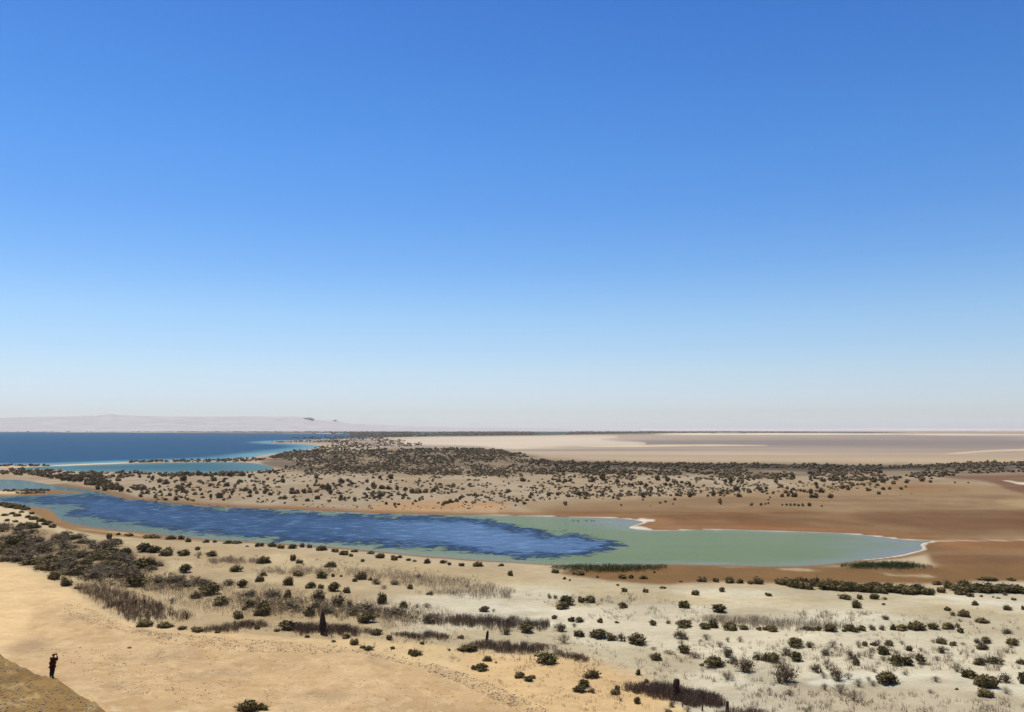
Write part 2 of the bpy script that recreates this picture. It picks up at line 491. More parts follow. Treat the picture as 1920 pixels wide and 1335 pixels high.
# brown shore, salt crust at the water's edge
rr = GR.ravel()
band = np.clip(rr / 300.0, 0.7, 2.5)
nb = (fbm(GX / 14, GY / 14, 4, 71) - 0.5)
bankmask = (LSD > -2) * (1 - sstep(LSD + nb * 5, 2.6 * band, 6.5 * band)) * (rr < 720)
lay(bankmask * 0.85, C(142, 108, 70))
lay((LSD > -2) * (1 - sstep(LSD + nb * 5, 9, 18)) * (rr < 720) * (GV < 985) * sstep(GU, 180, 420) * 0.6, C(160, 116, 76))
lay(pmask([(40,950),(92,952),(98,958),(106,966),(118,980),(140,990),(190,996),(300,1008),(420,1016),(300,1013),(180,1003),(110,990),(90,975),(50,962)], 2, 1.5, 1, 72), C(162, 126, 84))
lay(pmask([(1250,1060),(1460,1062),(1560,1060),(1700,1066),(1760,1060),(2000,1062),(2000,1088),(1700,1096),(1440,1094),(1300,1090),(1210,1096),(1100,1086),(1020,1070)], 4, 5, 1, 73), C(142, 108, 68))
lay(pmask([(1600,1064),(1700,1062),(1750,1066),(1900,1066),(1900,1080),(1740,1078)], 5, 5, 1, 74) * 0.5, C(138, 102, 66))
lay(pmask([(1430,1064),(1530,1066),(1620,1073),(1720,1077),(1800,1083),(1720,1082),(1560,1073),(1440,1068)], 1.2, 4, .5, 75) * .55 * sstep(n2, .42, .6), C(216, 196, 164))
lay(pmask([(1790,1088),(1960,1090),(1960,1140),(1800,1122)], 4, 4, 1, 76) * 0.6, C(220, 208, 184))
crust = (LSD > -3) * (1 - sstep(LSD + nb * 2.2, 0.5 * band, 1.4 * band)) * sstep(GU, 860, 1000) * (GV < 1050) * (rr < 460)
lay(crust * 0.95, C(236, 224, 212))
lay(pmask([(1195,972),(1215,973),(1232,975),(1225,978),(1200,979)], 1, 1, .4, 77), C(240, 228, 214))
lay(pmask([(1178,988),(1200,986),(1215,990),(1230,995),(1200,993)], 1, 1, .4, 77), C(240, 228, 214))
lay(pmask([(1700,1012),(1800,1013),(1960,1012),(1960,1013.6),(1800,1014.6),(1745,1016)], 0.8, .6, .5, 78) * .8, C(216, 186, 160))
lay(pmask([(1690,1042),(1730,1030),(1722,1020),(1745,1015),(1732,1026),(1742,1030),(1716,1037)], 1.4, 1.5, .4, 79) * .8, C(226, 214, 204))
# spits and sandbars
lay(pmask([(-200,915),(0,918),(95,918),(172,924),(90,928),(0,932),(-200,932)], 2, 1, 1, 80), C(156, 120, 78))
lay(pmask([(-200,920),(0,920.5),(52,920),(40,926),(0,927),(-200,926)], 1.6, 1, 1, 81), C(232, 206, 166))
lay(pmask([(95,874.5),(170,871),(240,868),(250,866.2),(180,868.6),(100,872)], 0.8, .4, 1, 82), C(236, 222, 198))
lay(pmask([(-200,874),(0,873),(60,874),(60,876.5),(0,877.5),(-200,878)], 1, .5, 1, 83) * .8, C(228, 204, 166))
lay(pmask([(520,830),(600,832),(680,836),(640,842),(600,846),(606,838)], 3, 2, 1, 84), C(206, 186, 158))
lay(pmask([(-20,948),(30,950),(60,960),(90,985),(40,990),(0,985),(-40,975)], 4, 3, 1, 85) * .8, C(236, 212, 176))
# far shore strip and irrigated belt: dark growth on the ground
lay(pmask([(-400,804.5),(0,805.3),(400,806.3),(700,807.2),(760,812),(520,811.2),(200,809.4),(-400,807.5)], .6, .5, 1, 86) * .95, C(84, 82, 74))
lay(pmask([(620,808.6),(900,808.2),(1200,808.6),(1440,809.2),(1700,810.6),(1700,811.6),(1400,811.6),(1250,812),(1080,815),(900,817.2),(760,819),(660,820)], .9, 1.0, 1, 87) * .95, C(70, 82, 74))
lay(pmask([(1000,866.5),(1300,870),(1450,871),(1660,875),(1760,870),(1960,867.5),(1960,880),(1700,884),(1300,880),(1000,872)], 2, 1.5, 1, 40) * .75, C(84, 77, 70))
# blown sand lying beyond the dune foot, up to the reed beds
lay(pmask([(-300,1040),(0,1051),(110,1090),(150,1116),(212,1160),(300,1181),(440,1191),(640,1197),(740,1204),(850,1208),(900,1227),(1010,1229),(1040,1238),(1100,1246),
    (1180,1276),(1240,1312),(1330,1345),(1500,1500),(-300,1500)], 5, 7, .6, 89), C(236, 206, 160))
# dune sand: warm, with greyer gravelly slopes
DS = np.full(len(GX), -99.0); nearm = rr < 900
DS[nearm] = -poly_sd(GX[nearm], GY[nearm], DUNE)
dn = sstep(DS + (fbm(GX / 10, GY / 10, 4, 90) - .5) * 12, -3, 6)
lay(dn, C(240, 206, 162))
lay(pmask([(860,1220),(1000,1230),(1080,1235),(1180,1250),(1230,1290),(1230,1400),(1000,1400),(880,1265)], 16, 14, 1, 91) * .85, C(232, 196, 148))
lay(pmask([(-300,1040),(0,1052),(110,1092),(180,1140),(130,1180),(60,1210),(-300,1230)], 16, 12, .6, 86) * dn * .9, C(250, 214, 164))
gm = pmask([(60,1130),(130,1125),(260,1175),(330,1190),(480,1200),(700,1218),(830,1245),(920,1280),(1000,1330),(1100,1500),(100,1500),(0,1240),(60,1190)], 14, 12, 1, 92)
lay(gm * dn * (0.35 + 0.5 * sstep(n2, .38, .62)), C(212, 178, 136))
lay(gm * dn * sstep(fbm(GX / 7, GY / 11, 4, 93), .52, .66) * .6, C(196, 168, 136))
lay(pmask([(0,1215),(60,1190),(110,1195),(90,1222),(40,1228),(10,1225)], 9, 9, .5, 94) * .6, C(192, 160, 126))
lay(pmask([(680,1310),(760,1296),(840,1306),(900,1335),(700,1345)], 12, 10, .5, 95) * .45, C(196, 168, 136))
lay(dn * sstep(fbm(GX / 2.2, GY / 3.4, 4, 88), .50, .66) * (.12 + .25 * gm), C(196, 160, 112))
lay(dn * sstep(fbm(GX / 1.4, GY / 2.4, 4, 87), .56, .68) * (.10 + .22 * gm), C(246, 218, 172))
CDS = np.full(len(GX), -99.0)
CDS[nearm] = -poly_sd(GX[nearm], GY[nearm], CREST) + (fbm(GX[nearm] / 5, GY[nearm] / 5, 4, 13) - .5) * 2.6
bm_ = sstep(CDS + (n2 - .5) * 1.2, -1.6, -0.4)
lay(bm_, C(168, 134, 84))
lay(bm_ * sstep(fbm(GX / 1.6, GY / 2.2, 4, 97), .45, .62) * .65, C(142, 110, 66))
lay(bm_ * sstep(fbm(GX / .8, GY / 1.2, 4, 98), .58, .68) * .7, C(204, 176, 128))
lay(pmask([(150,1286),(172,1300),(205,1322),(240,1342),(215,1342),(188,1322),(160,1300)], 3, 6, .25, 99) * .85 * sstep(fbm(GX / .8, GY / 1.1, 4, 99), .40, .58), C(236, 214, 176))
lay(pmask([(322,1330),(350,1331),(360,1340),(330,1340)], 2, 3, .25, 99) * .8, C(238, 218, 180))
# bed of the lakes
lay((LSD < -2) * 1.0, C(120, 110, 84))
ALB = ALB * (1 + 0.24 * (n2[:, None] - .5) * (1 - .85 * sstep(rr, 350, 1000))[:, None]) * (0.93 + 0.14 * n3[:, None])
ALB = np.clip(ALB * np.array([.97, .94, .78]), 0.01, 0.75)     # sky fill is blue: the soil itself is warmer than it looks

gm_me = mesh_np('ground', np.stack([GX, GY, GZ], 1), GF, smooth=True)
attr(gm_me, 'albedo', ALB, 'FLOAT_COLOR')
attr(gm_me, 'grain', 1 - .8 * sstep(rr, 250, 1100))
m = NT('ground_soil')
p = m.pos()
fineN = m.noise(p, 2.1, 5, .7)
midN = m.noise(m.pos((1, 1.6, 1)), 0.35, 5, .62)
bigN = m.noise(m.pos((1, 1.4, 1)), 0.05, 6, .6)
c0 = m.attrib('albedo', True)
v = m.math('ADD', m.math('MULTIPLY', fineN, .60), m.math('ADD', m.math('MULTIPLY', midN, .42), m.math('MULTIPLY', bigN, .35)))
v = m.math('ADD', m.math('MULTIPLY', m.math('MULTIPLY', m.math('SUBTRACT', v, .685), 1.15), m.attrib('grain')), 1.0)
vm = m.n('ShaderNodeVectorMath', operation='SCALE')
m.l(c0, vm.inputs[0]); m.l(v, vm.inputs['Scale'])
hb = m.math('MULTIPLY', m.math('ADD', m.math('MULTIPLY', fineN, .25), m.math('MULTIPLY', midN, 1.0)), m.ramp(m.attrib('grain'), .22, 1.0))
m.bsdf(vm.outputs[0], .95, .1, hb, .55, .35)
ground = link('ground', gm_me, m.m)
tag(ground, 'desert ground of sand dune, salt flat and brown shore', kind='structure')

# ------------------------------------------------------------------ water sheets
def water_sheet(name, P, mat, label, step_in=6.0):
    lo = P.min(0); hi = P.max(0)
    sel = (GX > lo[0] - 60) & (GX < hi[0] + 60) & (GY > lo[1] - 60) & (GY < hi[1] + 60)
    sd = np.full(len(GX), 1e4)
    sd[sel] = poly_sd(GX[sel], GY[sel], P)
    keep_v = sd < np.clip(GR.ravel() / 40, 5, 120)
    kf = keep_v[GF].all(1)
    f = GF[kf]
    used = np.unique(f)
    remap = np.full(len(GX), -1); remap[used] = np.arange(len(used))
    me = mesh_np(name, np.stack([GX[used], GY[used], np.zeros(len(used))], 1), remap[f], smooth=True)
    o = link(name, me, mat)
    tag(o, label, kind='structure')
    return o, me, used

def px_patch(used, P, wob, wsc, seed, soft):
    d = poly_sd(GXw[used], GYw[used], P) if False else None

def water_mat(name):
    m = NT(name)
    return m

# the near lake: wind-ruffled blue over deeper water, calm green shallows
lk, lk_me, used = water_sheet('lake_water', LAKE_NEAR, None, 'shallow salt lake, ruffled blue in one half and calm pale green in the other')
wu, wv = project(GX[used], GY[used], 0.0)
BLUE = smooth_closed(np.array([(200,928),(330,947),(520,957),(700,965.5),(850,967),(930,975),(965,987),(1010,994),(1080,1002),(1130,1008),(1185,1022),
    (1150,1030),(1120,1036),(1060,1046),(1000,1049),(930,1043),(860,1033),(800,1029),(720,1024),(600,1017),(500,1012),(420,1006),(340,997),(260,985),
    (200,975),(120,966),(128,958),(170,950),(60,944),(0,938),(0,934),(90,930),(160,927)], float), 2)
ruff = -poly_sd(wu, wv, BLUE)
attr(lk_me, 'ruffle', ruff)
attr(lk_me, 'shore', np.maximum(-LSD[used], 0))
attr(lk_me, 'teal', 1 - sstep(wu, 90, 620))
attr(lk_me, 'tip', np.clip(sstep(wu, 1480, 1720) * .8 + np.exp(-((wu - 1150) / 60) ** 2 - ((wv - 980) / 7) ** 2), 0, 1))
attr(lk_me, 'east', sstep(wu, 560, 900))
m = NT('shallow_water')
pw = m.pos((1, .62, 1), .10)
nA = m.noise(pw, .085, 7, .66)
nB = m.noise(m.pos((.6, 1.0, 1), -.1), .30, 6, .68)
sh = m.attrib('shore')
ru = m.attrib('ruffle')
edge = m.math('ADD', ru, m.math('MULTIPLY', m.math('SUBTRACT', nA, .5), 44))
edge = m.math('ADD', edge, m.math('MULTIPLY', m.math('SUBTRACT', nB, .5), 30))
nC = m.noise(m.pos((.38, 1.0, 1), .04), .62, 5, .65)
edge = m.math('ADD', edge, m.math('MULTIPLY', m.math('SUBTRACT', nC, .5), 26))
blue = m.ramp(edge, -1.5, 2.5)
rim = m.math('MULTIPLY', m.ramp(edge, -1.0, 2.0), m.math('SUBTRACT', 1.0, m.ramp(edge, 3.0, 12.0)))
streak = m.noise(m.pos((.42, 1.0, 1), .03), .20, 5, .60)
streak2 = m.noise(m.pos((.6, 1.1, 1), -.05), .045, 4, .6)
streak3 = m.noise(m.pos((.34, 1.0, 1), -.03), .42, 3, .5)
stv = m.math('ADD', m.math('ADD', m.math('MULTIPLY', streak, .40), m.math('MULTIPLY', streak2, .25)), m.math('MULTIPLY', streak3, .35))
stm = m.math('ADD', m.math('MULTIPLY', m.ramp(stv, .47, .60), .35), m.math('MULTIPLY', m.ramp(streak3, .585, .63), .9), True)
east = m.attrib('east')
stm = m.math('ADD', m.math('MULTIPLY', stm, .75), m.math('MULTIPLY', m.math('MULTIPLY', east, m.ramp(edge, 6, 16)), .5), True)
deep = m.mixc(stm, (.022, .050, .100), (.118, .200, .315))
deep = m.mixc(m.math('MULTIPLY', rim, .8), deep, (.007, .020, .042))
gv = m.noise(m.pos((.6, 1, 1)), .03, 4, .6)
green = m.mixc(m.ramp(gv, .35, .65), (.128, .166, .066), (.118, .160, .052))
pale = m.mixc(m.ramp(m.noise(m.pos(), .05, 3), .3, .7), (.17, .19, .135), (.14, .175, .095))
gsh = m.math('SUBTRACT', 1.0, m.ramp(m.math('ADD', sh, m.math('MULTIPLY', m.math('SUBTRACT', gv, .5), 10)), 1, 12))
shal = m.mixc(gsh, green, pale)
shal = m.mixc(m.math('MULTIPLY', m.attrib('tip'), m.ramp(m.noise(m.pos((.5, 1, 1)), .06, 5, .6), .25, .6)), shal, (.165, .185, .185))
teal = m.attrib('teal')
shal = m.mixc(m.math('MULTIPLY', teal, .85), shal, (.030, .070, .056))
flecks = m.ramp(m.noise(m.pos((.45, 1.0, 1), .2), .30, 4, .6), .625, .66)
flk = m.math('MULTIPLY', flecks, m.ramp(ru, -60, -2))
shal = m.mixc(m.math('MULTIPLY', flk, .55), shal, (.07, .12, .11))
wc = m.mixc(blue, shal, deep)
rip = m.noise(m.pos((.8, 1.4, 1), .1), 1.6, 4, .6)
wb_ = m.bsdf(wc, m.math('ADD', .16, m.math('MULTIPLY', blue, .25)), .03, rip, .9, .40)
wb_.inputs['IOR'].default_value = 1.33
lk_me.materials.append(m.m)

# lagoon and the big lake
def far_water(name, c_deep, c_shal, w0, w1):
    m = NT(name)
    sh = m.attrib('shore')
    n = m.noise(m.pos((.5, 1, 1)), .012, 5, .6)
    f = m.ramp(m.math('ADD', sh, m.math('MULTIPLY', m.math('SUBTRACT', n, .5), w1 * .7)), w0, w1)
    c = m.mixc(f, c_shal, c_deep)
    n2_ = m.noise(m.pos((.25, 1, 1)), .006, 6, .6)
    c = m.mixc(m.math('MULTIPLY', m.ramp(n2_, .4, .66), .35), c, tuple(1.35 * v for v in c_deep))
    rip = m.noise(m.pos((.7, 1.2, 1)), .4, 4, .6)
    b = m.bsdf(c, .42, .03, rip, .8, .9)
    b.inputs['IOR'].default_value = 1.33
    return m.m
lg, lg_me, used = water_sheet('lagoon_water', LAKE_MID, None, 'still teal lagoon between the scrub and the sandbar')
attr(lg_me, 'shore', np.maximum(-LSD[used], 0)); lg_me.materials.append(far_water('lagoon_teal', (.036, .098, .110), (.08, .15, .14), 2, 70))
bl, bl_me, used = water_sheet('big_lake_water', LAKE_BIG, None, 'wide deep blue lake stretching to the far shore')
attr(bl_me, 'shore', np.maximum(-LSD[used], 0)); bl_me.materials.append(far_water('deep_lake_blue', (.014, .056, .102), (.12, .24, .25), 8, 90))

# ------------------------------------------------------------------ far hills and mesas
def hill_strip(name, prof, near_d, ridge_d, back_d, alb, label, rough=1.0, seed=5):
    """a ridge whose skyline was traced; prof: (px, py) at the ridge distance"""
    pr = np.array(prof, float)
    us = np.arange(pr[0, 0], pr[-1, 0] + .1, 4.0)
    top = np.interp(us, pr[:, 0], pr[:, 1])
    zr = np.maximum(CAM_Z + (Y_HOR - top) / F * ridge_d, 1.0)
    ts = np.concatenate([np.linspace(0, 1, 26), np.linspace(1, 2, 6)[1:]])
    V = []
    for t in ts:
        d = near_d + (ridge_d - near_d) * t if t <= 1 else ridge_d + (back_d - ridge_d) * (t - 1)
        x = (us - W0 / 2) / F * d
        y = np.full(us.shape, d)
        s = t ** 1.25 if t <= 1 else 1 - (t - 1) ** 2 * 1.02
        # benches and gullies on the scarp
        s2 = s + 0.05 * math.sin(t * 21) * (1 - t) * t * 2 if t <= 1 else s
        g = (fbm(x / 900, np.full(us.shape, d / 1500.0), 4, seed) - .5) * 0.35 * rough * (t * (1 - t) * 4 if t < 1 else 0)
        z = zr * np.clip(s2 + g, -0.05, 1.1) + (0 if 0 < t else -4)
        V.append(np.stack([x, y, z], 1))
    n = len(us); k = len(ts)
    V = np.concatenate(V)
    a = np.arange(k - 1)[:, None] * n + np.arange(n - 1)[None, :]
    Fc = np.stack([a, a + 1, a + n + 1, a + n], -1).reshape(-1, 4)
    me = mesh_np(name, V, Fc, smooth=True)
    m = NT(name + '_rock')
    nn = m.noise(m.pos((1, 1, 6)), .004, 6, .62)
    n3_ = m.noise(m.pos((.12, .12, 9)), .01, 4, .6)
    f = m.math('ADD', m.math('MULTIPLY', nn, .6), m.math('MULTIPLY', n3_, .4))
    c = m.mixc(m.ramp(f, .36, .66), tuple(.88 * v for v in alb), tuple(1.08 * v for v in alb))
    m.bsdf(c, .95, .05)
    return tag(link(name, me, m.m), label, kind='structure')

hill_strip('distant_hills', [(-900,786),(-500,784),(-200,784),(0,783),(60,782.2),(150,780.6),(180,779.4),(200,777.8),(212,776.6),(222,778.4),
    (260,780),(300,781),(380,781.6),(450,781),(520,781.4),(560,781.8),(580,783.6),(590,786.2),(602,788.2),(620,788.6),(632,788.8),
    (640,791),(660,794),(690,796.2),(760,799),(850,801.2),(1000,803.6),(1200,805)], 10600, 13200, 16500, (.41, .375, .335),
    'long pale plateau fading into haze behind the far lake shore')
hill_strip('horizon_rise', [(780,806),(960,804.6),(1100,803.4),(1340,802.6),(1390,802.2),(1430,803),(1540,803.6),(1640,801.8),(1690,802.4),
    (1800,803.4),(1960,803.2),(2300,803.6),(2700,804.8)], 13500, 17000, 20500, (.47, .42, .39), 'faint low sand rise along the desert horizon', 1.0, 8)

def mesa(u0, u1, v_top, v_bot, d, label):
    """flat-topped rock cap with a ragged cliff, standing on the plateau edge"""
    x0 = (u0 - W0 / 2) / F * d; x1 = (u1 - W0 / 2) / F * d
    zt = CAM_Z + (Y_HOR - v_top) / F * d; zb = CAM_Z + (Y_HOR - v_bot) / F * d - 25
    cx, hw = (x0 + x1) / 2, (x1 - x0) / 2
    n = 28; V = []; k = 0
    for lvl, (sc_, z) in enumerate(((1.25, zb), (1.1, zb + (zt - zb) * .45), (1.0, zb + (zt - zb) * .55), (.94, zt - 1.5), (.86, zt))):
        for i in range(n):
            a = 2 * math.pi * i / n
            w = sc_ * (1 + .16 * (vnoise(math.cos(a) * 3 + 7, math.sin(a) * 3 + u0) - .5))
            V.append((cx + hw * w * math.cos(a), d + hw * 1.3 * w * math.sin(a), z + 3 * (vnoise(i * .7, lvl + u0) - .5)))
    V.append((cx, d, zt + 1)); top = len(V) - 1
    Q = [(l * n + i, l * n + (i + 1) % n, (l + 1) * n + (i + 1) % n, (l + 1) * n + i) for l in range(4) for i in range(n)]
    T = [(4 * n + i, 4 * n + (i + 1) % n, top) for i in range(n)]
    me = mesh_np('mesa', V, [np.array(Q), np.array(T)])
    return tag(link('mesa', me, MESA), label, kind='structure')
mm = NT('mesa_rock')
mm.bsdf(mm.mixc(mm.ramp(mm.noise(mm.pos((.2, .2, 5)), .02, 4), .35, .65), (.22, .19, .17), (.34, .29, .26)), .95, .05)
MESA = mm.m
mesa(570, 585, 783.2, 785.4, 13000, 'broad dark flat-topped cliff at the end of the plateau')
mesa(578, 589, 784.4, 786.6, 12900, 'lower dark ledge under the cliff at the end of the plateau')
mesa(626, 632, 787.4, 790, 13050, 'small dark butte standing alone past the plateau cliff')

# ------------------------------------------------------------------ air
hz = NT('haze_air')
pv = hz.n('ShaderNodeVolumePrincipled')
pv.inputs['Color'].default_value = (.95, .95, .91, 1)
pv.inputs['Density'].default_value = HAZE_DENSITY
pv.inputs['Anisotropy'].default_value = 0.25
hz.l(pv.outputs[0], hz.out.inputs['Volume'])
hb_ = 31000.0; zlo, zhi = -4.0, 275.0
V = [(sx * hb_, sy * hb_, z) for z in (zlo, zhi) for sx, sy in ((-1, -1), (1, -1), (1, 1), (-1, 1))]
Q = [(3, 2, 1, 0), (4, 5, 6, 7), (0, 1, 5, 4), (1, 2, 6, 5), (2, 3, 7, 6), (3, 0, 4, 7)]
haze = link('haze', mesh_np('haze', V, np.array(Q)), hz.m)
tag(haze, 'thin pale desert haze over the whole plain', kind='stuff')

# ------------------------------------------------------------------ plant materials
def leaf_mat(name, lo, hi, dry, dry_amt, per_bush=False):
    m = NT(name)
    info = m.n('ShaderNodeObjectInfo')
    g = m.n('ShaderNodeNewGeometry')
    c = m.mixc(g.outputs['Random Per Island'], lo, hi)
    c = m.mixc(m.math('MULTIPLY', info.outputs['Random'], dry_amt), c, dry)
    if per_bush:          # a joined mass: every bush carries its own tone, green to dry brown
        t = m.attrib('tone')
        c = m.mixc(m.ramp(t, .35, 1.0), c, (.26, .18, .10))
    b = m.bsdf(c, .85, .08)
    return m.m
LEAF = leaf_mat('shrub_leaf', (.036, .031, .010), (.130, .106, .036), (.200, .140, .062), .55)
LEAF_FAR = leaf_mat('tamarisk_leaf', (.050, .041, .018), (.165, .127, .058), (.20, .138, .072), .75)
SCRUB = leaf_mat('scrub_leaf', (.060, .049, .024), (.190, .146, .076), (.06, .05, .04), .0, True)
BRUSH = leaf_mat('half_dry_leaf', (.070, .053, .026), (.175, .130, .070), (.20, .15, .09), .5)
TWIG = leaf_mat('dry_twig', (.13, .10, .062), (.32, .25, .165), (.34, .27, .18), .6)
BARK = leaf_mat('shrub_bark', (.05, .038, .026), (.09, .068, .046), (.08, .06, .04), .3)
REED = leaf_mat('dead_reed', (.066, .045, .032), (.270, .180, .118), (.1, .07, .05), 0.0)
REED_PALE = leaf_mat('pale_reed', (.22, .165, .105), (.46, .36, .24), (.2, .15, .1), 0.0)
REED_GREEN = leaf_mat('green_reed', (.034, .048, .012), (.130, .125, .038), (.05, .06, .03), 0.0)
REED_DEEP = leaf_mat('deep_green_reed', (.018, .040, .012), (.070, .092, .030), (.05, .06, .03), 0.0)

def rand_quads(rs, c, size, flat=0.0):
    """little leaf sprays: one quad round every centre, any orientation"""
    n = len(c)
    a = rs.normal(size=(n, 3)); a[:, 2] *= 1 - flat; a /= np.linalg.norm(a, axis=1)[:, None] + 1e-9
    b = np.cross(a, rs.normal(size=(n, 3))); b /= np.linalg.norm(b, axis=1)[:, None] + 1e-9
    s = size[:, None] if np.ndim(size) else size
    u, w = a * s, b * s * .55
    V = np.stack([c - u - w * .3, c - u * .1 - w, c + u, c - u * .1 + w], 1).reshape(-1, 3)
    Q = np.arange(n * 4).reshape(-1, 4)
    return V, Q

def lumpy_core(rs, lobes, k=1.0):
    """solid inside of a crown, made of small rough lumps"""
    V, T = [], []
    for (cx, cy, cz, r, h) in lobes:
        b = bmesh.new()
        bmesh.ops.create_icosphere(b, subdivisions=1, radius=1.0)
        vs_ = np.array([v.co[:] for v in b.verts]) * (1 + (rs.random((len(b.verts), 1)) - .5) * .5)
        fs = np.array([[v.index for v in f.verts] for f in b.faces])
        b.free()
        vs_ = vs_ * np.array([r * k, r * k, h * k]) + np.array([cx, cy, cz])
        vs_[:, 2] = np.maximum(vs_[:, 2], 0.0)
        T.append(fs + sum(len(q) for q in V)); V.append(vs_)
    return np.concatenate(V), np.concatenate(T)

def shrub_geo(seed, n_leaf, n_lobe=7, tall=.55, spread=.5, leaf=.055, core=.72, top_flat=.0):
    """crown of unit width standing on z = 0 -> (verts, quads, core verts, core tris)"""
    rs = np.random.default_rng(seed)
    lobes = []
    for i in range(n_lobe):
        a = rs.random() * 6.283; q = (rs.random() ** .6) * (spread - .16)
        r = .15 + .11 * rs.random()
        h = r * (.9 + .5 * rs.random())
        peak = tall * (1 - (q / spread) ** 2 * .75) * (.8 + .25 * rs.random())
        cz = max(peak - h, h * .35)
        lobes.append((q * math.cos(a), q * math.sin(a), cz, r, h))
    lobes.append((0, 0, tall * .35, spread * .62, tall * .5))
    L = np.array(lobes)
    pick = rs.integers(0, len(L), n_leaf)
    d = rs.normal(size=(n_leaf, 3)); d /= np.linalg.norm(d, axis=1)[:, None]
    rad = 1 - .35 * rs.random((n_leaf, 1)) ** 1.5 + .12 * rs.random((n_leaf, 1)) ** 4
    c = L[pick][:, :3] + d * rad * L[pick][:, [3, 3, 4]]
    c[:, 2] = np.abs(c[:, 2]) + .01
    V, Q = rand_quads(rs, c, leaf * (.6 + .8 * rs.random(n_leaf)))
    V[:, 2] = np.maximum(V[:, 2], .0)
    cv, ct = lumpy_core(rs, lobes, core)
    return V, Q, cv, ct

def join_geo(*parts):
    V, fs, o = [], [], 0
    for v, *f in parts:
        for q in f: fs.append(np.asarray(q) + o)
        V.append(v); o += len(v)
    return np.concatenate(V), fs

def stem_geo(rs, n, reach, hgt, w, segs=2, fork=2):
    """bare branching stems from the base, each a thin three-sided stick"""
    V, T = [], []
    def stick(p, q, w0, w1):
        d = q - p; d /= np.linalg.norm(d) + 1e-9
        u = np.cross(d, rs.normal(size=3)); u /= np.linalg.norm(u) + 1e-9
        v = np.cross(d, u); k = len(V)
        for pt, ww in ((p, w0), (q, w1)):
            for j in range(3):
                an = j * 2.0944
                V.append(pt + (u * math.cos(an) + v * math.sin(an)) * ww)
        for j in range(3):
            j2 = (j + 1) % 3
            T.append((k + j, k + j2, k + 3 + j2, k + 3 + j))
    for i in range(n):
        a = rs.random() * 6.283; q = rs.random() ** .7
        end = np.array([math.cos(a) * q * reach, math.sin(a) * q * reach, hgt * (1 - .55 * q * q) * (.6 + .45 * rs.random())])
        p0 = np.array([math.cos(a) * .05 * rs.random(), math.sin(a) * .05 * rs.random(), 0.0])
        mid = p0 + (end - p0) * (.4 + .15 * rs.random()) + np.array([0, 0, .07 * hgt])
        stick(p0, mid, w, w * .75)
        for k in range(fork):
            e = end + rs.normal(size=3) * .13 * reach
            e[2] = max(e[2], .03)
            stick(mid, e, w * .7, w * .3)
            m2 = mid + (e - mid) * .55
            stick(m2, m2 + (rs.normal(size=3) * .12 + np.array([0, 0, .06])) * reach * 1.2, w * .45, w * .2)
    V = np.array(V); V[:, 2] = np.maximum(V[:, 2], 0)
    return V, np.array(T)

# ---- meshes shared by the shrubs
BIG = []                  # (crown mesh, branches mesh)
for i in range(9):
    V, Q, cv, ct = shrub_geo(100 + i, 420, 6 + i % 4, .42 + .09 * (i % 4), .38 + .06 * (i % 3), .044 + .014 * (i % 2), .60 + .06 * (i % 3))
    me = mesh_np('shrub_crown', *join_geo((V, Q), (cv, ct))); me.materials.append(LEAF)
    sv, st_ = stem_geo(np.random.default_rng(300 + i), 12, .46, .50, .012)
    sm = mesh_np('shrub_branches', sv, st_); sm.materials.append(BARK)
    BIG.append((me, sm))
SMALL = []
for i in range(8):
    V, Q, cv, ct = shrub_geo(140 + i, 130, 5 + i % 3, .52, .5, .085, .74)
    me = mesh_np('small_shrub', *join_geo((V, Q), (cv, ct))); me.materials.append(LEAF)
    SMALL.append(me)
HALF = []                 # half-dry: open crown over visible stems
for i in range(7):
    V, Q, cv, ct = shrub_geo(180 + i, 260, 7, .62, .5, .036, .42)
    me = mesh_np('brush_crown', *join_geo((V, Q), (cv, ct))); me.materials.append(BRUSH)
    sv, st_ = stem_geo(np.random.default_rng(380 + i), 34, .52, .66, .008)
    sm = mesh_np('brush_branches', sv, st_); sm.materials.append(TWIG)
    HALF.append((me, sm))
DRY = []                  # leafless
for i in range(7):
    rs = np.random.default_rng(420 + i)
    sv, st_ = stem_geo(rs, 46, .54, .70, .0075, fork=3)
    n = 120
    a = rs.random(n) * 6.283; q = .5 * rs.random(n) ** .6
    c = np.stack([np.cos(a) * q, np.sin(a) * q, .66 * (1 - (q / .56) ** 2 * .7) * (.35 + .65 * rs.random(n))], 1)
    lv, lq = rand_quads(rs, c, .022 * (.6 + .8 * rs.random(n)))
    me = mesh_np('dry_bush', *join_geo((sv, st_), (lv, lq))); me.materials.append(TWIG)
    DRY.append(me)
TAM = []
for i in range(8):
    V, Q, cv, ct = shrub_geo(220 + i, 90, 5 + i % 3, .56 + .06 * (i % 3), .5, .085, .74)
    me = mesh_np('tamarisk_bush', *join_geo((V, Q), (cv, ct))); me.materials.append(LEAF_FAR)
    TAM.append(me)

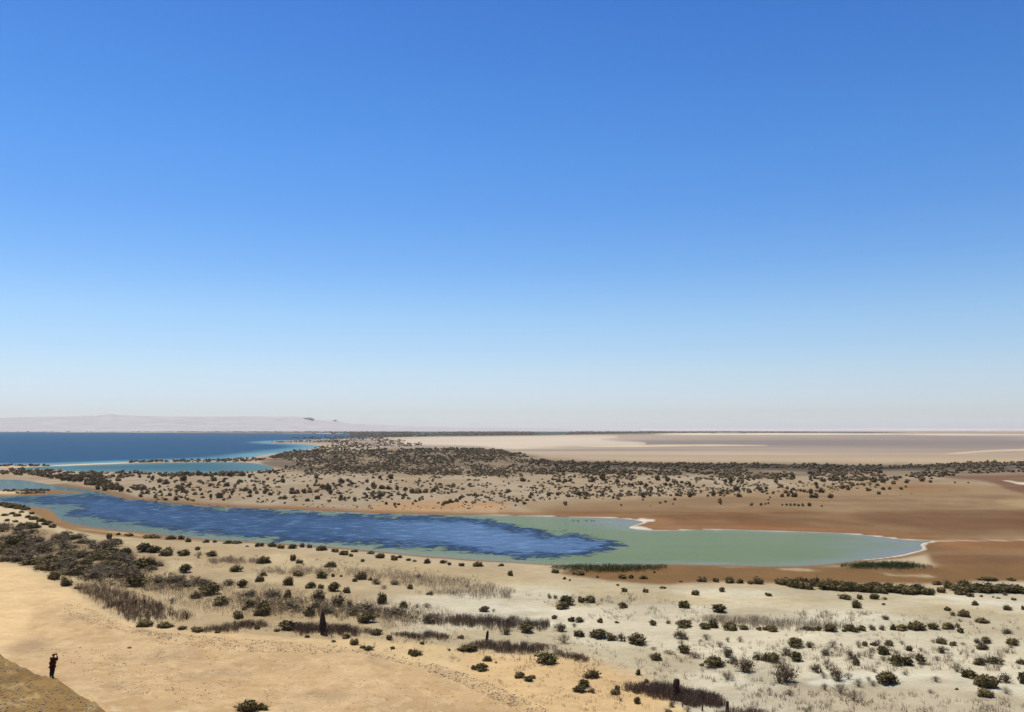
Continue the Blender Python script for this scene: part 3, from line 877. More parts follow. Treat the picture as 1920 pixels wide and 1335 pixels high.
# ------------------------------------------------------------------ traced shrubs of the near plain: (x, base y, width, height) in the photograph
GREEN = [(314,1042,25,15),(344,1042,20,11),(270,1035,25,17),(234,1042,20,14),(283,1064,19,17),(347,1074,19,16),(444,1072,20,12),(251,1079,17,14),
(254,1099,29,19),(371,1032,10,7),(396,1044,17,10),(216,1021,20,11),(393,1115,34,21),(368,1122,18,12),(412,1134,28,15),(455,1102,15,14),(100,1087,21,17),
(122,1099,20,15),(145,1105,12,5),(470,1138,18,12),(290,1037,20,12),
(205,1012,9,12),(221,1004,8,5),(241,1006,14,6),(285,1009,26,6),(321,1012,17,7),(340,1012,12,8),(354,1017,10,8),(387,1018,12,6),(402,1018,8,5),(428,1020,15,7),
(445,1020,14,6),(464,1026,6,3),(482,1026,8,8),(491,1025,10,7),(510,1026,15,8),(527,1029,14,8),(550,1029,15,8),(567,1027,10,8),(580,1028,10,7),(603,1033,16,9),
(628,1036,12,7),(646,1041,17,8),(659,1044,8,6),(664,1036,11,5),(712,1047,15,9),(740,1051,13,10),(749,1047,8,6),(679,1054,7,6),(765,1052,9,5),(777,1054,7,4),
(800,1057,12,9),(832,1057,12,7),(843,1060,8,6),(866,1062,11,6),(896,1063,15,9),(940,1062,11,5),(957,1080,10,11),(697,1039,15,5),
(494,1057,20,13),(620,1064,20,11),(562,1057,14,8),(550,1052,10,12),(560,1080,21,10),(605,1084,20,12),(624,1082,8,6),(640,1082,6,4),(494,1080,12,7),(486,1091,15,11),
(541,1098,17,16),(583,1103,18,12),(602,1104,12,9),(626,1109,19,17),(650,1112,14,12),(677,1087,20,14),(665,1091,10,6),(695,1089,7,6),(770,1105,10,9),(714,1132,19,20),
(757,1140,16,12),(495,1140,22,13),(591,1140,13,10),(540,1121,13,15),(906,1141,8,3),
(1041,1075,15,7),(1059,1087,6,5),(1068,1090,4,4),(1090,1079,14,8),(1168,1085,16,8),(1184,1085,10,7),(1206,1086,13,7),(1227,1075,5,4),(1158,1099,5,4),(1171,1110,11,8),
(1210,1111,12,7),(1244,1104,11,4),(1277,1092,6,3),(1305,1116,15,9),(1354,1110,11,9),(1316,1091,17,9),(1342,1092,10,8),(1366,1093,20,10),(1388,1094,14,8),(1406,1096,9,7),
(1420,1095,21,14),(1437,1116,6,5),(1064,1134,27,16),(1056,1142,23,13),(1089,1130,14,11),(1106,1130,19,13),(1168,1140,15,10),(1284,1140,19,13),(1347,1148,26,14),
(1442,1118,11,6),(1583,1124,19,10),(1612,1124,11,9),(1640,1124,15,11),(1657,1135,7,4),(1605,1140,17,15),(1819,1119,14,8),(1827,1135,13,8),(1900,1126,10,5),(1840,1120,6,4),
(1872,1123,7,3),(1862,1121,4,3),(1475,1097,28,14),(1502,1099,26,15),(1530,1100,28,15),(1556,1102,26,15),(1582,1104,28,13),(1600,1105,24,14),(1636,1105,30,13),(1657,1110,26,14),
(1680,1112,22,12),(1702,1114,30,15),(1726,1114,26,15),(1745,1113,16,9),(1766,1112,14,11),(1757,1097,16,7),(1778,1103,22,13),(1805,1099,27,10),(1835,1105,20,11),(1855,1106,24,13),
(1880,1108,28,14),(1905,1110,28,14),(1855,1089,28,6),(1895,1089,16,5),(1800,1115,20,8),(1490,1102,26,15),(1545,1105,26,14),(1620,1110,28,15),(1668,1106,24,13),(1512,1104,28,15),(1570,1107,28,15),(1592,1109,26,14),(1645,1112,28,14),(1692,1110,28,15),(1716,1112,30,16),(1738,1115,24,12),(1462,1096,20,10),(1790,1107,24,12),(1818,1110,26,13),(1845,1112,26,13),(1870,1112,24,13),(1895,1112,26,13),(1915,1113,24,12),
(492,1154,27,18),(582,1155,20,16),(689,1167,29,20),(908,1147,16,10),(650,1197,15,9),(664,1209,15,11),(680,1216,12,5),(692,1219,15,8),(736,1217,10,5),(770,1227,9,10),(780,1229,20,10),
(791,1209,7,6),(730,1200,12,9),(707,1190,19,11),(625,1204,9,4),(576,1196,8,6),(519,1185,9,6),(914,1240,15,10),(902,1257,24,12),(887,1255,11,7),(930,1244,4,4),(882,1221,26,12),
(863,1221,10,7),(462,1334,32,20),(490,1331,22,11),(865,1197,13,6),(842,1221,4,5),(540,1180,30,16),(483,1180,11,8),(270,1174,30,12),(309,1177,25,11),(369,1185,22,9),(342,1181,15,7),
(409,1187,10,6),(445,1160,19,14),(459,1144,9,7),(1040,1161,10,8),(1071,1166,13,9),(1086,1167,15,10),(1126,1168,11,8),(1156,1169,8,4),(1223,1172,14,10),(1286,1175,24,12),
(1280,1178,15,6),(1322,1179,20,11),(1339,1177,16,15),(1368,1181,26,14),(1394,1181,15,9),(1424,1182,11,7),(1435,1182,11,7),(986,1186,24,15),(1085,1193,20,11),(1122,1196,29,16),
(1144,1200,22,13),(1197,1208,34,20),(1283,1224,20,14),(1231,1239,15,14),(1339,1250,33,20),(1436,1240,12,15),(1022,1244,35,21),(972,1270,20,10),(990,1277,17,8),(999,1272,11,6),
(1109,1270,26,14),(1096,1287,20,12),(1087,1297,22,12),(1197,1266,10,11),(1156,1301,20,8),(1157,1293,11,8),(1195,1319,13,12),(1212,1281,9,8),(1252,1336,15,6),(1315,1249,9,5),
(1446,1184,19,12),(1512,1182,15,7),(1522,1183,12,7),(1535,1183,11,9),(1559,1184,21,13),(1595,1184,24,12),(1582,1185,9,6),(1617,1183,14,10),(1675,1182,9,12),(1692,1182,22,11),
(1718,1181,26,16),(1749,1180,20,10),(1779,1180,20,13),(1802,1187,12,9),(1777,1146,10,8),(1807,1157,17,13),(1841,1168,21,10),(1888,1144,15,9),(1918,1144,7,8),(1493,1212,27,15),
(1622,1212,9,10),(1666,1210,17,10),(1765,1207,18,11),(1787,1211,13,8),(1849,1206,17,12),(1843,1218,19,12),(1900,1209,22,12),(1657,1227,19,15),(1705,1221,11,10),(1605,1247,13,14),
(1681,1247,24,18),(1700,1247,21,14),(1726,1245,16,18),(1835,1246,20,12),(1865,1244,26,12),(1916,1245,16,9),(1494,1239,20,16),(1450,1241,27,17),(1660,1281,34,20),(1816,1270,27,15),
(1846,1288,36,23),(1845,1305,30,15),(1917,1282,16,21),(1794,1294,6,4),(1639,1211,12,7)]
BROWN = [(300,1062,17,9),(706,1096,18,11),(742,1097,18,8),(784,1083,12,6),(806,1116,15,8),(512,1118,33,13),(1076,1078,8,6),(1120,1084,7,5),(1030,1122,9,8),(1041,1123,8,8),(1658,1125,9,5),
(1818,1108,9,7),(1884,1117,9,6),(805,1169,24,18),(947,1190,16,11),(243,1216,8,4),(1254,1170,10,7),(1272,1172,10,8),(1049,1184,20,16),(1165,1202,15,15),(1277,1198,26,18),(1362,1232,23,20),
(1374,1244,20,13),(1394,1260,30,25),(1421,1237,23,15),(1109,1299,16,9),(1260,1326,11,9),(1634,1182,14,10),(1654,1182,12,10),(1796,1178,11,10),(1659,1162,14,8),(1785,1155,11,9),(1889,1188,19,9),
(1519,1214,15,11),(1832,1206,14,10),(1768,1224,19,12),(1551,1229,19,12),(1596,1235,19,16),(1475,1229,24,15),(1472,1279,41,35),(1531,1261,21,16),(1571,1275,24,22),(1886,1280,25,17),
(597,1126,27,23),(637,1137,26,26),(655,1137,13,11),(430,1098,22,12),(350,1100,26,12),(470,1118,24,13),(545,1140,30,14),(690,1146,40,16),(740,1152,30,14),(610,1150,26,14),(660,1152,30,14),
(380,1098,24,14),(330,1092,30,12),(300,1092,26,10)]
DRYB = [(372,1047,16,14),(370,1095,20,15),(322,1132,15,12),(877,1102,9,6),(782,1140,13,9),(1128,1128,8,7),(925,1148,9,7),(1076,1176,12,8),(1057,1206,24,19),(1325,1200,20,12),(1314,1204,10,6),
(1365,1204,10,10),(1388,1204,14,12),(1350,1214,15,12),(1277,1208,14,8),(1225,1219,13,7),(1254,1227,20,9),(1221,1235,14,10),(1364,1274,28,17),(1302,1234,24,14),(1164,1315,11,7),
(1289,1335,16,12),(1500,1182,10,6),(1799,1166,10,6),(1561,1214,20,15),(1577,1212,7,7),(1609,1214,15,14),(1647,1210,15,12),(1691,1209,11,9),(1750,1206,11,8),(1806,1210,11,6),(1895,1215,13,7),
(1634,1224,16,11),(1681,1226,11,7),(1727,1222,11,8),(1824,1225,9,7),(1611,1234,12,12),(1632,1235,15,10),(1657,1239,20,10),(1710,1234,20,10),(1757,1239,16,10),(1551,1255,20,22),(1591,1274,15,15),
(1545,1272,15,12),(1639,1261,15,9),(1697,1266,16,8),(1794,1260,24,21),(1755,1279,19,12),(1745,1300,15,8),(1886,1301,21,14),(1610,1288,21,18),(1576,1300,29,21),(1601,1314,23,24),(1547,1294,17,14),
(1637,1286,22,10),(1629,1277,11,9),(1512,1335,21,9),(1480,1304,20,13),(400,1040,14,9),(800,1140,16,10),(720,1105,16,9),(850,1115,14,8)]

# the crowded thicket where the plain runs up to the dune
THICK = np.array([(-15,988),(40,984),(90,998),(150,1006),(200,1020),(260,1044),(290,1066),(260,1086),(215,1088),(170,1086),(120,1078),(70,1067),(30,1057),(-15,1053)], float)
rs = np.random.default_rng(77)
tk = []
while len(tk) < 104:
    u, v = rs.uniform(-15, 290), rs.uniform(985, 1090)
    if poly_sd([u], [v], THICK)[0] < -1 and all((u - a[0]) ** 2 + (2.2 * (v - a[1])) ** 2 > 95 for a in tk):
        w = rs.uniform(17, 36) * (0.8 + (v - 985) / 260)
        tk.append((u, v, w, w * rs.uniform(.32, .54)))
HEDGE_NW = [(4,949,16,7),(14,951,18,7),(26,953,20,8),(38,955,18,8),(48,957,14,7),(60,965,9,5),(10,968,12,5),(22,965,10,5),(33,969,11,6),(40,962,8,4),(52,972,12,6),(64,975,15,7),(78,979,14,7),(88,985,16,8),(14,978,10,5),(28,980,9,5),(100,990,14,7)]

NEAR = []    # every near plant: kind, px, py, w, h
NEAR += [('green',) + t for t in GREEN] + [('brown',) + t for t in BROWN] + [('dry',) + t for t in DRYB]
NEAR += [(('brown' if rs.random() < .72 else 'green'),) + t for t in tk] + [('green',) + t for t in HEDGE_NW]
n_green = sum(1 for t in NEAR if t[0] == 'green')

gx, gy, gz, gd = on_ground([t[1] for t in NEAR], [t[2] - .8 for t in NEAR])
plants = []
for (kind, u, v, w, h), x, y, z, d in zip(NEAR, gx, gy, gz, gd):
    plants.append(dict(kind=kind, u=u, v=v, w=w, h=h, x=float(x), y=float(y), z=float(z), W=float(w * d / F), H=float(h * d / F)))

def dims(me):
    v = np.empty(len(me.vertices) * 3, np.float32); me.vertices.foreach_get('co', v)
    v = v.reshape(-1, 3)
    # ignore the few outermost sprays
    return [float(np.percentile(v[:, k], 98.5) - np.percentile(v[:, k], 1.5)) for k in (0, 1)] + [float(np.percentile(v[:, 2], 99))]

def place_plants():
    r2 = random.Random(5)
    for p in plants:
        k = p['kind']
        name = {'green': 'desert_shrub', 'brown': 'half_dry_shrub', 'dry': 'dry_bush'}[k]
        sxy = p['W'] * 1.06
        if k == 'green':
            p['parts'] = BIG[r2.randrange(len(BIG))] if p['w'] >= 15 else None
            sz = p['H'] / .62
            mesh = None if p['parts'] else SMALL[r2.randrange(len(SMALL))]
        elif k == 'brown':
            p['parts'] = HALF[r2.randrange(len(HALF))]; mesh = None
            sz = p['H'] / .68
        else:
            p['parts'] = None; mesh = DRY[r2.randrange(len(DRY))]; sz = p['H'] / .72
        o = bpy.data.objects.new(name, mesh)
        col.objects.link(o)
        o.location = (p['x'], p['y'], p['z'] - .04)
        o.rotation_euler = (0, 0, r2.random() * 6.283)
        dm = dims(p['parts'][0] if p['parts'] else mesh)
        o.scale = (p['W'] * 1.04 / ((dm[0] + dm[1]) / 2),) * 2 + (p['H'] * .96 / dm[2],)
        if p['parts']:
            for nm, me in zip(('crown', 'branches'), p['parts']):
                c = bpy.data.objects.new(nm, me); col.objects.link(c); c.parent = o
        p['obj'] = o
place_plants()

# ------------------------------------------------------------------ tamarisk beyond the lake: countable ones as things, the rest one mass of scrub
def sample_poly(P, n, seed, u_rng=None):
    rs_ = np.random.default_rng(seed); P = np.asarray(P, float)
    lo, hi = P.min(0), P.max(0); out = np.zeros((0, 2))
    while len(out) < n:
        q = rs_.uniform(lo, hi, (n * 3, 2))
        out = np.concatenate([out, q[poly_sd(q[:, 0], q[:, 1], P) < 0]])
    return out[:n]

SC = []      # (u, v, width px)
def scatter(P, n, w0, w1, seed, clump=0.0, cl_scale=26.0):
    q = sample_poly(P, int(n * (1 + 1.6 * clump)), seed)
    if clump:
        f = fbm(q[:, 0] / cl_scale, q[:, 1] / (cl_scale * .28), 3, seed % 13)
        q = q[np.argsort(-(f + np.random.default_rng(seed).random(len(q)) * .22))][:n]
    w = np.random.default_rng(seed + 1).uniform(w0, w1, len(q))
    SC.extend(zip(q[:, 0], q[:, 1], w))

# open plain (traced clumps first)
TR = [(545,926,14),(557,925,12),(570,925,14),(582,924,13),(594,923,12),(614,921,18),(620,927,16),(548,919,9),(551,926,15),(640,935,14),(647,937,9),(688,934,10),(700,936,9),(712,934,13),(716,930,11),
(700,931,9),(533,936,12),(525,936,9),(554,939,9),(576,940,11),(596,936,12),(619,941,7),(665,940,10),(580,918,9),(605,917,14),(530,897,9),(593,897,12),(531,905,12),(593,905,9),(700,897,7),(712,898,9),(732,898,12),
(640,906,14),(652,903,9),(660,908,8),(688,905,9),(700,915,18),(715,917,14),(728,918,12),(745,919,14),(760,921,10),(772,925,16),(784,925,18),(798,924,14),(812,922,12),(690,920,8),(729,926,7),(747,928,7),(763,930,6),(725,946,8),(740,948,9),(748,947,8),
(778,941,9),(786,939,8),(793,937,7),(774,946,6),(835,945,14),(845,943,12),(855,940,11),(862,937,10),(867,934,9),(830,948,8),(980,903,14),(1048,904,12),(1060,904,13),(1070,903,10),(1106,904,8),(1112,904,12),(1130,901,18),(1145,904,7),(1156,905,13),
(1182,901,10),(1233,901,14),(1252,903,12),(1264,905,14),(1279,906,9),(1292,908,8),(1293,912,9),(1202,910,11),(1211,914,12),(1220,919,12),(1185,912,9),(1173,910,7),(1248,911,9),(1256,912,10),(1080,927,9),(1085,929,11),(1098,928,12),(1112,929,8),(1045,929,9),(1030,930,11),
(1066,932,12),(1200,929,9),(1206,933,13),(1210,928,8),(1131,929,10),(1152,929,7),(1098,936,9),(1160,937,7),(1206,938,5),(1265,938,8),(1257,930,7),(1270,930,12),(1294,932,14),(1300,929,9),(1338,930,13),(1350,926,10),(1356,923,8),(1386,932,11),(1404,924,12),(1424,920,10),(1436,917,9),
(1350,939,8),(1350,943,9),(1351,946,5),(1164,948,6),(1060,947,11),(983,946,8),(967,949,5),(1238,944,6),(1248,942,6),(1262,946,4),(1409,948,8),(1427,948,7),(1436,946,6),(988,939,9),(968,939,8),(993,934,12),(995,929,10),(1380,921,14),(1360,905,10),(1370,906,14),(1384,905,8),(1392,906,8),
(1468,932,11),(1478,931,9),(1491,932,14),(1521,934,9),(1529,934,13),(1558,934,13),(1649,927,11),(1450,926,7),(1473,925,10),(1484,925,8),(1520,926,12),(1540,924,14),(1508,923,9),(1465,914,10),(1477,917,9),(1488,919,9),(1530,911,10),(1532,916,9),(1562,910,9),(1580,917,13),(1590,919,10),(1600,911,12),(1608,910,8),
(1627,921,10),(1632,920,7),(1656,919,9),(1668,918,7),(1690,918,8),(1698,914,7),(1675,908,12),(1657,905,13),(1620,911,8),(1645,911,9),(1467,948,5),(1475,948,6),(1482,948,7),(1490,948,8),(1497,949,8),(1505,949,8),(1517,949,9),(1541,950,5),(1443,934,6),(1441,945,6),(1441,938,5),
(1455,905,12),(1500,905,9),(1520,901,10),(1545,904,11),(1580,897,14),(1640,905,12),(1730,903,12),(1745,905,9),(1700,906,9),(1790,906,5),(1815,906,5),
(460,921,14),(470,925,12),(500,921,9),(497,926,11),(505,928,9),(482,926,10),(478,918,8),(410,934,16),(420,926,10),(436,925,9),(470,932,9),(396,932,9),(380,934,9),(366,928,10),(340,920,16),(333,916,13),(348,924,12),(362,920,9),(318,930,10),(300,924,9),(290,934,10),(330,938,12),(310,938,9),
(278,926,13),(270,918,13),(258,919,12),(250,918,9),(264,932,9),(240,922,9),(228,922,14),(216,918,13),(220,910,10),(205,912,14),(198,920,12),(195,908,10),(188,910,13),(176,910,11),(183,918,10),(222,902,14),(224,895,12),(258,917,11),(286,901,11),(300,905,13),(312,908,14),(278,896,9),(262,896,8),
(190,895,10),(163,893,8),(176,894,7),(262,893,5),(345,902,16),(372,892,13),(385,893,11),(400,902,14),(398,897,9),(420,905,12),(450,905,12),(432,894,15),(455,893,14),(468,896,9),(380,908,9),(355,912,12),(395,912,10),(408,915,7),(440,914,8),(425,912,12),(375,920,9)]
tam = [(u, v, w) for u, v, w in TR]
# loose growth over the plain
scatter([(180,905),(480,890),(900,892),(1400,895),(1720,900),(1650,915),(1450,930),(1300,928),(1000,945),(860,950),(700,940),(520,945),(300,938)], 520, 4, 9, 501, .7)
scatter([(900,925),(1000,915),(1300,912),(1440,908),(1440,922),(1200,930),(1000,940),(880,945)], 240, 4, 8, 502, .4)
scatter([(560,945),(800,950),(950,945),(950,955),(700,955),(540,950)], 60, 2.5, 6, 503)
scatter([(1000,905),(1500,905),(1680,905),(1600,922),(1400,926),(1000,925)], 220, 4, 8, 504, .5)
scatter([(560,908),(760,905),(960,912),(960,938),(800,938),(620,935)], 170, 6, 11, 541, .6)
scatter([(1000,906),(1300,902),(1460,908),(1460,930),(1250,932),(1000,938)], 160, 5, 10, 542, .5)
scatter([(170,896),(300,890),(520,893),(540,930),(420,940),(300,938),(220,920)], 150, 6, 11, 543, .6)
scatter([(500,882),(700,874),(1000,872),(1010,892),(760,893),(560,891)], 700, 3, 7, 544, .45, 30)
scatter([(560,845),(760,842),(960,850),(1000,872),(800,880),(600,878)], 700, 2.5, 6, 545, .4, 30)
# dense bands
scatter([(960,861),(1100,867),(1300,869),(1450,870),(1660,874),(1760,869),(1860,867),(1970,866),(1970,886),(1800,888),(1700,893),(1440,893),(1300,892),(1150,890),(1000,882)], 1050, 5, 12, 505, .25, 60)
scatter([(960,862),(1100,868.5),(1300,870.5),(1450,871.5),(1660,875.5),(1760,871),(1860,869),(1970,868),(1970,873),(1760,876),(1660,880),(1300,876),(1000,869)], 1000, 5, 10, 515)
scatter([(1400,888),(1500,890),(1700,893),(1800,889),(1760,898),(1640,904),(1440,900)], 240, 6, 12, 506, .5)
scatter([(490,862),(540,846),(600,843),(720,842),(830,841),(930,843),(985,852),(1010,876),(900,892),(760,890),(640,887),(560,882),(520,880)], 1700, 3.5, 9, 507, .5, 46)
scatter([(750,842),(850,840.5),(930,843),(980,852),(960,856),(860,849),(760,848)], 400, 5, 8, 508)
scatter([(500,856),(560,846),(620,843),(600,852),(540,862)], 260, 4, 7, 509)
scatter([(600,826),(700,824),(760,826),(740,838),(640,842),(600,845),(560,842),(606,836)], 420, 2.5, 6, 510, .6, 30)
scatter([(500,828),(560,826.5),(640,823),(720,820),(720,826),(620,829.5),(520,830)], 240, 2, 4.5, 511, .2)
scatter([(745,832),(790,830),(790,836),(740,838)], 40, 3, 7, 512)
scatter([(1000,880),(1300,886),(1500,893),(1400,902),(1000,896),(860,894)], 480, 5, 10, 513, .6, 36)
scatter([(0,882),(120,881),(220,886),(380,888.5),(500,884),(560,886),(520,892),(300,894),(190,898),(120,896),(60,892),(0,890)], 330, 6, 13, 514, .5)
scatter([(60,890),(140,894),(190,904),(240,922),(200,918),(150,906),(100,899)], 110, 8, 15, 516)
scatter([(0,883),(200,887),(460,886.5),(520,881),(560,884),(400,890),(0,886)], 190, 4, 8, 517)
scatter([(-10,871.5),(60,872.4),(95,873),(95,874.3),(0,874.5)], 50, 5, 9, 518)
scatter([(242,865.5),(300,863.8),(400,862.2),(480,858.5),(500,862),(470,866),(300,866.8),(242,868)], 150, 5, 9, 519)
scatter([(0,920.4),(92,918.6),(92,922),(50,921.6),(0,922)], 46, 6, 10, 520)
scatter([(28,924),(80,923),(86,925),(30,926.5)], 20, 6, 9, 521)
scatter([(200,930),(340,944),(560,955),(560,957),(300,943)], 40, 2, 4, 522)
scatter([(1180,950),(1500,940),(1800,910),(1800,922),(1440,950)], 20, 2, 4, 523)
# plain bushes are big on the open ground: the largest are things of their own
SC.sort(key=lambda t: -t[2] - (6 if 894 < t[1] < 956 else 0))
have = list(tam)
rest = []
for t in SC:
    if len(have) < 298 and 896 < t[1] < 956 and t[2] > 6.5:
        have.append(t)
    else:
        rest.append(t)
tx, ty, tz, td = on_ground([t[0] for t in have], [t[1] for t in have])
r3 = random.Random(9)
TAMS = []
for (u, v, w), x, y, z, d in zip(have, tx, ty, tz, td):
    o = bpy.data.objects.new('tamarisk_bush', TAM[r3.randrange(len(TAM))])
    col.objects.link(o)
    W = float(w * d / F) * 1.05
    o.location = (float(x), float(y), float(z) - .05)
    o.rotation_euler = (0, 0, r3.random() * 6.28)
    o.scale = (W, W * r3.uniform(.8, 1.1), W * r3.uniform(.95, 1.35))
    TAMS.append((o, u, v, w))

def mass(name, pts, variants, mat, label, hmin=.85, hmax=1.35, seed=3, zoff=.1):
    rs_ = np.random.default_rng(seed)
    u = np.array([p[0] for p in pts]); v = np.array([p[1] for p in pts]); w = np.array([p[2] for p in pts])
    x, y, z, d = on_ground(u, v)
    VV, QQ, TT, o = [], [], [], 0
    tone = []
    for i in range(len(pts)):
        V, Q, T = variants[rs_.integers(len(variants))]
        a = rs_.random() * 6.28; W = min(w[i] * d[i] / F, 26.0)
        c, s = math.cos(a) * W, math.sin(a) * W
        P = np.stack([V[:, 0] * c - V[:, 1] * s + x[i], V[:, 0] * s + V[:, 1] * c + y[i],
                      V[:, 2] * min(W, 11.0) * rs_.uniform(hmin, hmax) + z[i] - zoff], 1)
        tone.append(np.full(len(V), rs_.random() ** 1.3)); VV.append(P); QQ.append(Q + o); TT.append(T + o); o += len(V)
    me = mesh_np(name, np.concatenate(VV), [np.concatenate(QQ), np.concatenate(TT)])
    attr(me, 'tone', np.concatenate(tone))
    ob = link(name, me, mat)
    return tag(ob, label, 'scrub', kind='stuff')
LOW = []
for i in range(10):
    V, Q, cv, ct = shrub_geo(600 + i, 18, 2, .55, .5, .17, .85)
    LOW.append((np.concatenate([V, cv]), Q, ct + len(V)))
mass('tamarisk_scrub', rest, LOW, SCRUB, 'dark tamarisk scrub massed in bands across the plain beyond the lake', .6, 1.05)

# growth on the far shore and the irrigated belt below the horizon
SC2 = SC[:]; SC.clear()
scatter([(-30,805.6),(200,806.4),(420,806.9),(700,808.2),(760,811),(520,811),(200,809.0),(-30,807.2)], 1100, 4, 10, 530)
scatter([(620,809.4),(900,808.8),(1200,809),(1440,809.6),(1690,810.8),(1400,811.4),(1250,811.8),(1080,814.6),(900,816.8),(760,818.4),(660,819.4),(620,813)], 2600, 3, 10, 531, .45, 90)
scatter([(540,820),(640,817.5),(760,816.5),(800,818),(680,823),(560,824.5)], 260, 3, 6, 532)
mass('far_wood', list(SC), LOW, SCRUB, 'far blue-grey groves along the lake shore and below the horizon', .6, 1.0, 6)
SC.clear()

# ------------------------------------------------------------------ reed beds (nobody could count the stalks: one mass per bed)
def reed_bed(name, P, n, hgt, mat, label, seed, lean=.18, wid=.017, hvar=.38, clump=0.0, cat='reeds', leafy=False, ragged=20.0):
    rs_ = np.random.default_rng(seed + 50)
    # ragged, thinning edges: stalks also stray outside the outline
    P = np.asarray(P, float); c0 = P.mean(0)
    wide = c0 + (P - c0) * np.array([1.10, 1.0]) + np.sign(P - c0) * np.array([7, 4.5])
    n = int(n * 1.7)
    q = sample_poly(wide, int(n * 2.2), seed)
    s_ = -poly_sd(q[:, 0], q[:, 1], P) + (fbm(q[:, 0] / 11, q[:, 1] / 5, 4, seed % 11) - .5) * ragged
    q = q[rs_.random(len(q)) < np.clip(s_ / 9 + .24, .015, 1)][:int(n * (1 + 1.5 * clump))]
    if clump:
        f = fbm(q[:, 0] / 7, q[:, 1] / 3, 3, seed % 7)
        q = q[np.argsort(-(f + rs_.random(len(q)) * .25))][:n]
    x, y, z, d = on_ground(q[:, 0], q[:, 1])
    n = len(x)
    sdp = -poly_sd(q[:, 0], q[:, 1], P) + 3
    hgt *= .85
    h = hgt * (1 - hvar * rs_.random(n)) * (.55 + .45 * np.clip(sdp / 4, 0, 1))
    h *= .8 + .5 * fbm(x / 3, y / 3, 3, seed % 5)
    a = rs_.random(n) * 6.283
    w = wid * (.6 + .8 * rs_.random(n))
    ux, uy = np.cos(a) * w, np.sin(a) * w
    la = rs_.normal(size=(n, 2)) * lean * h[:, None] + np.array([.10, -.03]) * h[:, None]
    b = np.stack([x, y, z - .05], 1)
    mid = b + np.stack([la[:, 0] * .35, la[:, 1] * .35, h * .55], 1)
    top = b + np.stack([la[:, 0], la[:, 1], h], 1)
    U = np.stack([ux, uy, np.zeros(n)], 1)
    V = np.stack([b - U, b + U, mid + U * .9, mid - U * .9, top], 1).reshape(-1, 3)
    k = np.arange(n)[:, None] * 5
    Q = k + np.array([[0, 1, 2, 3]]); T = k + np.array([[3, 2, 4]])
    parts = [(V, Q, T)]
    # drooping leaf or plume on each stalk
    m2 = n if leafy else n // 2
    pk = rs_.permutation(n)[:m2]
    c = b[pk] + (top[pk] - b[pk]) * rs_.uniform(.35, 1.0, (m2, 1))
    lv, lq = rand_quads(rs_, c, np.full(m2, .14 if leafy else .085))
    parts.append((lv, lq))
    me = mesh_np(name, *join_geo(*parts))
    return tag(link(name, me, mat), label, cat, kind='stuff')

D = 5.0
reed_bed('reed_bed', [(140,1100),(180,1094),(235,1108),(300,1134),(365,1155),(372,1160),(300,1166),(240,1168),(212,1150),(150,1113)], 5200, 1.5, REED, 'large dark brown dead reed bed climbing the dune edge by the twin posts', 701, clump=.2)
reed_bed('reed_bed', [(382,1180),(440,1170),(480,1165),(505,1172),(508,1178),(440,1186),(380,1186)], 1900, 1.2, REED, 'narrow dark reed strip at the sand edge between the thicket bed and cone stump', 702)
reed_bed('reed_bed', [(524,1182),(560,1173),(620,1175),(700,1186),(718,1190),(640,1192),(560,1190)], 3200, 1.6, REED, 'dark brown reed bed surrounding the cone-shaped dead palm stump', 703)
reed_bed('reed_bed', [(732,1192),(800,1186),(850,1196),(838,1201),(780,1199)], 1500, 1.1, REED, 'low reed strip on the sand edge midway between two palm stumps', 704)
reed_bed('reed_bed', [(795,1158),(880,1156),(960,1163),(1032,1170),(1032,1180),(960,1182),(880,1176),(800,1170)], 4300, 1.7, REED, 'long brown reed bed behind the thin leaning palm stump', 705)
reed_bed('reed_bed', [(868,1212),(920,1206),(1000,1212),(1048,1218),(1010,1225),(900,1223)], 3000, 1.4, REED, 'dark reed bed at the foot of the thin leaning palm stump', 706)
reed_bed('reed_bed', [(1030,1226),(1060,1225),(1108,1236),(1095,1241),(1040,1234)], 900, 1.1, REED, 'short tapering reed strip past the big shrub on the sand edge', 707)
reed_bed('reed_bed', [(1160,1290),(1230,1288),(1290,1298),(1350,1312),(1372,1328),(1300,1326),(1230,1308),(1170,1295)], 4200, 1.75, REED, 'dark reed bed around the tall thick dead palm stump', 708)
reed_bed('reed_bed', [(1340,1338),(1385,1332),(1430,1336),(1430,1350),(1340,1350)], 700, 1.2, REED, 'reed patch at the base of the reddish broken stump', 709)
reed_bed('reed_bed', [(388,1052),(420,1048),(490,1050),(502,1056),(440,1058),(396,1057)], 1900, 1.6, REED_PALE, 'brown reed strip standing just behind the lake-side shrubs', 710, clump=.2)
reed_bed('reed_bed', [(490,1068),(560,1064),(645,1066),(636,1077),(560,1080),(482,1078)], 1900, 1.5, REED_PALE, 'brown reed strip in front of the lake-side shrub row', 711, clump=.3)
reed_bed('reed_bed', [(640,1064),(740,1072),(880,1088),(965,1110),(950,1122),(860,1108),(760,1100),(650,1080)], 2600, 1.6, REED_PALE, 'thin pale reeds spread over the tan flat above the salt', 712, clump=.5)
reed_bed('reed_bed', [(780,1112),(830,1104),(880,1108),(960,1118),(940,1126),(820,1118)], 900, 1.4, REED_PALE, 'small brown reed clump on the salt edge', 713, clump=.3)
reed_bed('reed_bed', [(1300,1158),(1440,1162),(1590,1172),(1596,1182),(1450,1182),(1330,1172)], 2100, 1.7, REED_PALE, 'broad pale reed strip behind the long straight row of shrubs', 714, clump=.4)
reed_bed('reed_bed', [(270,1100),(480,1090),(600,1115),(760,1130),(800,1150),(560,1160),(400,1150),(300,1130)], 4600, 1.3, REED_PALE, 'pale dry stalks among the bushes above the dark reed beds', 715, clump=.6)
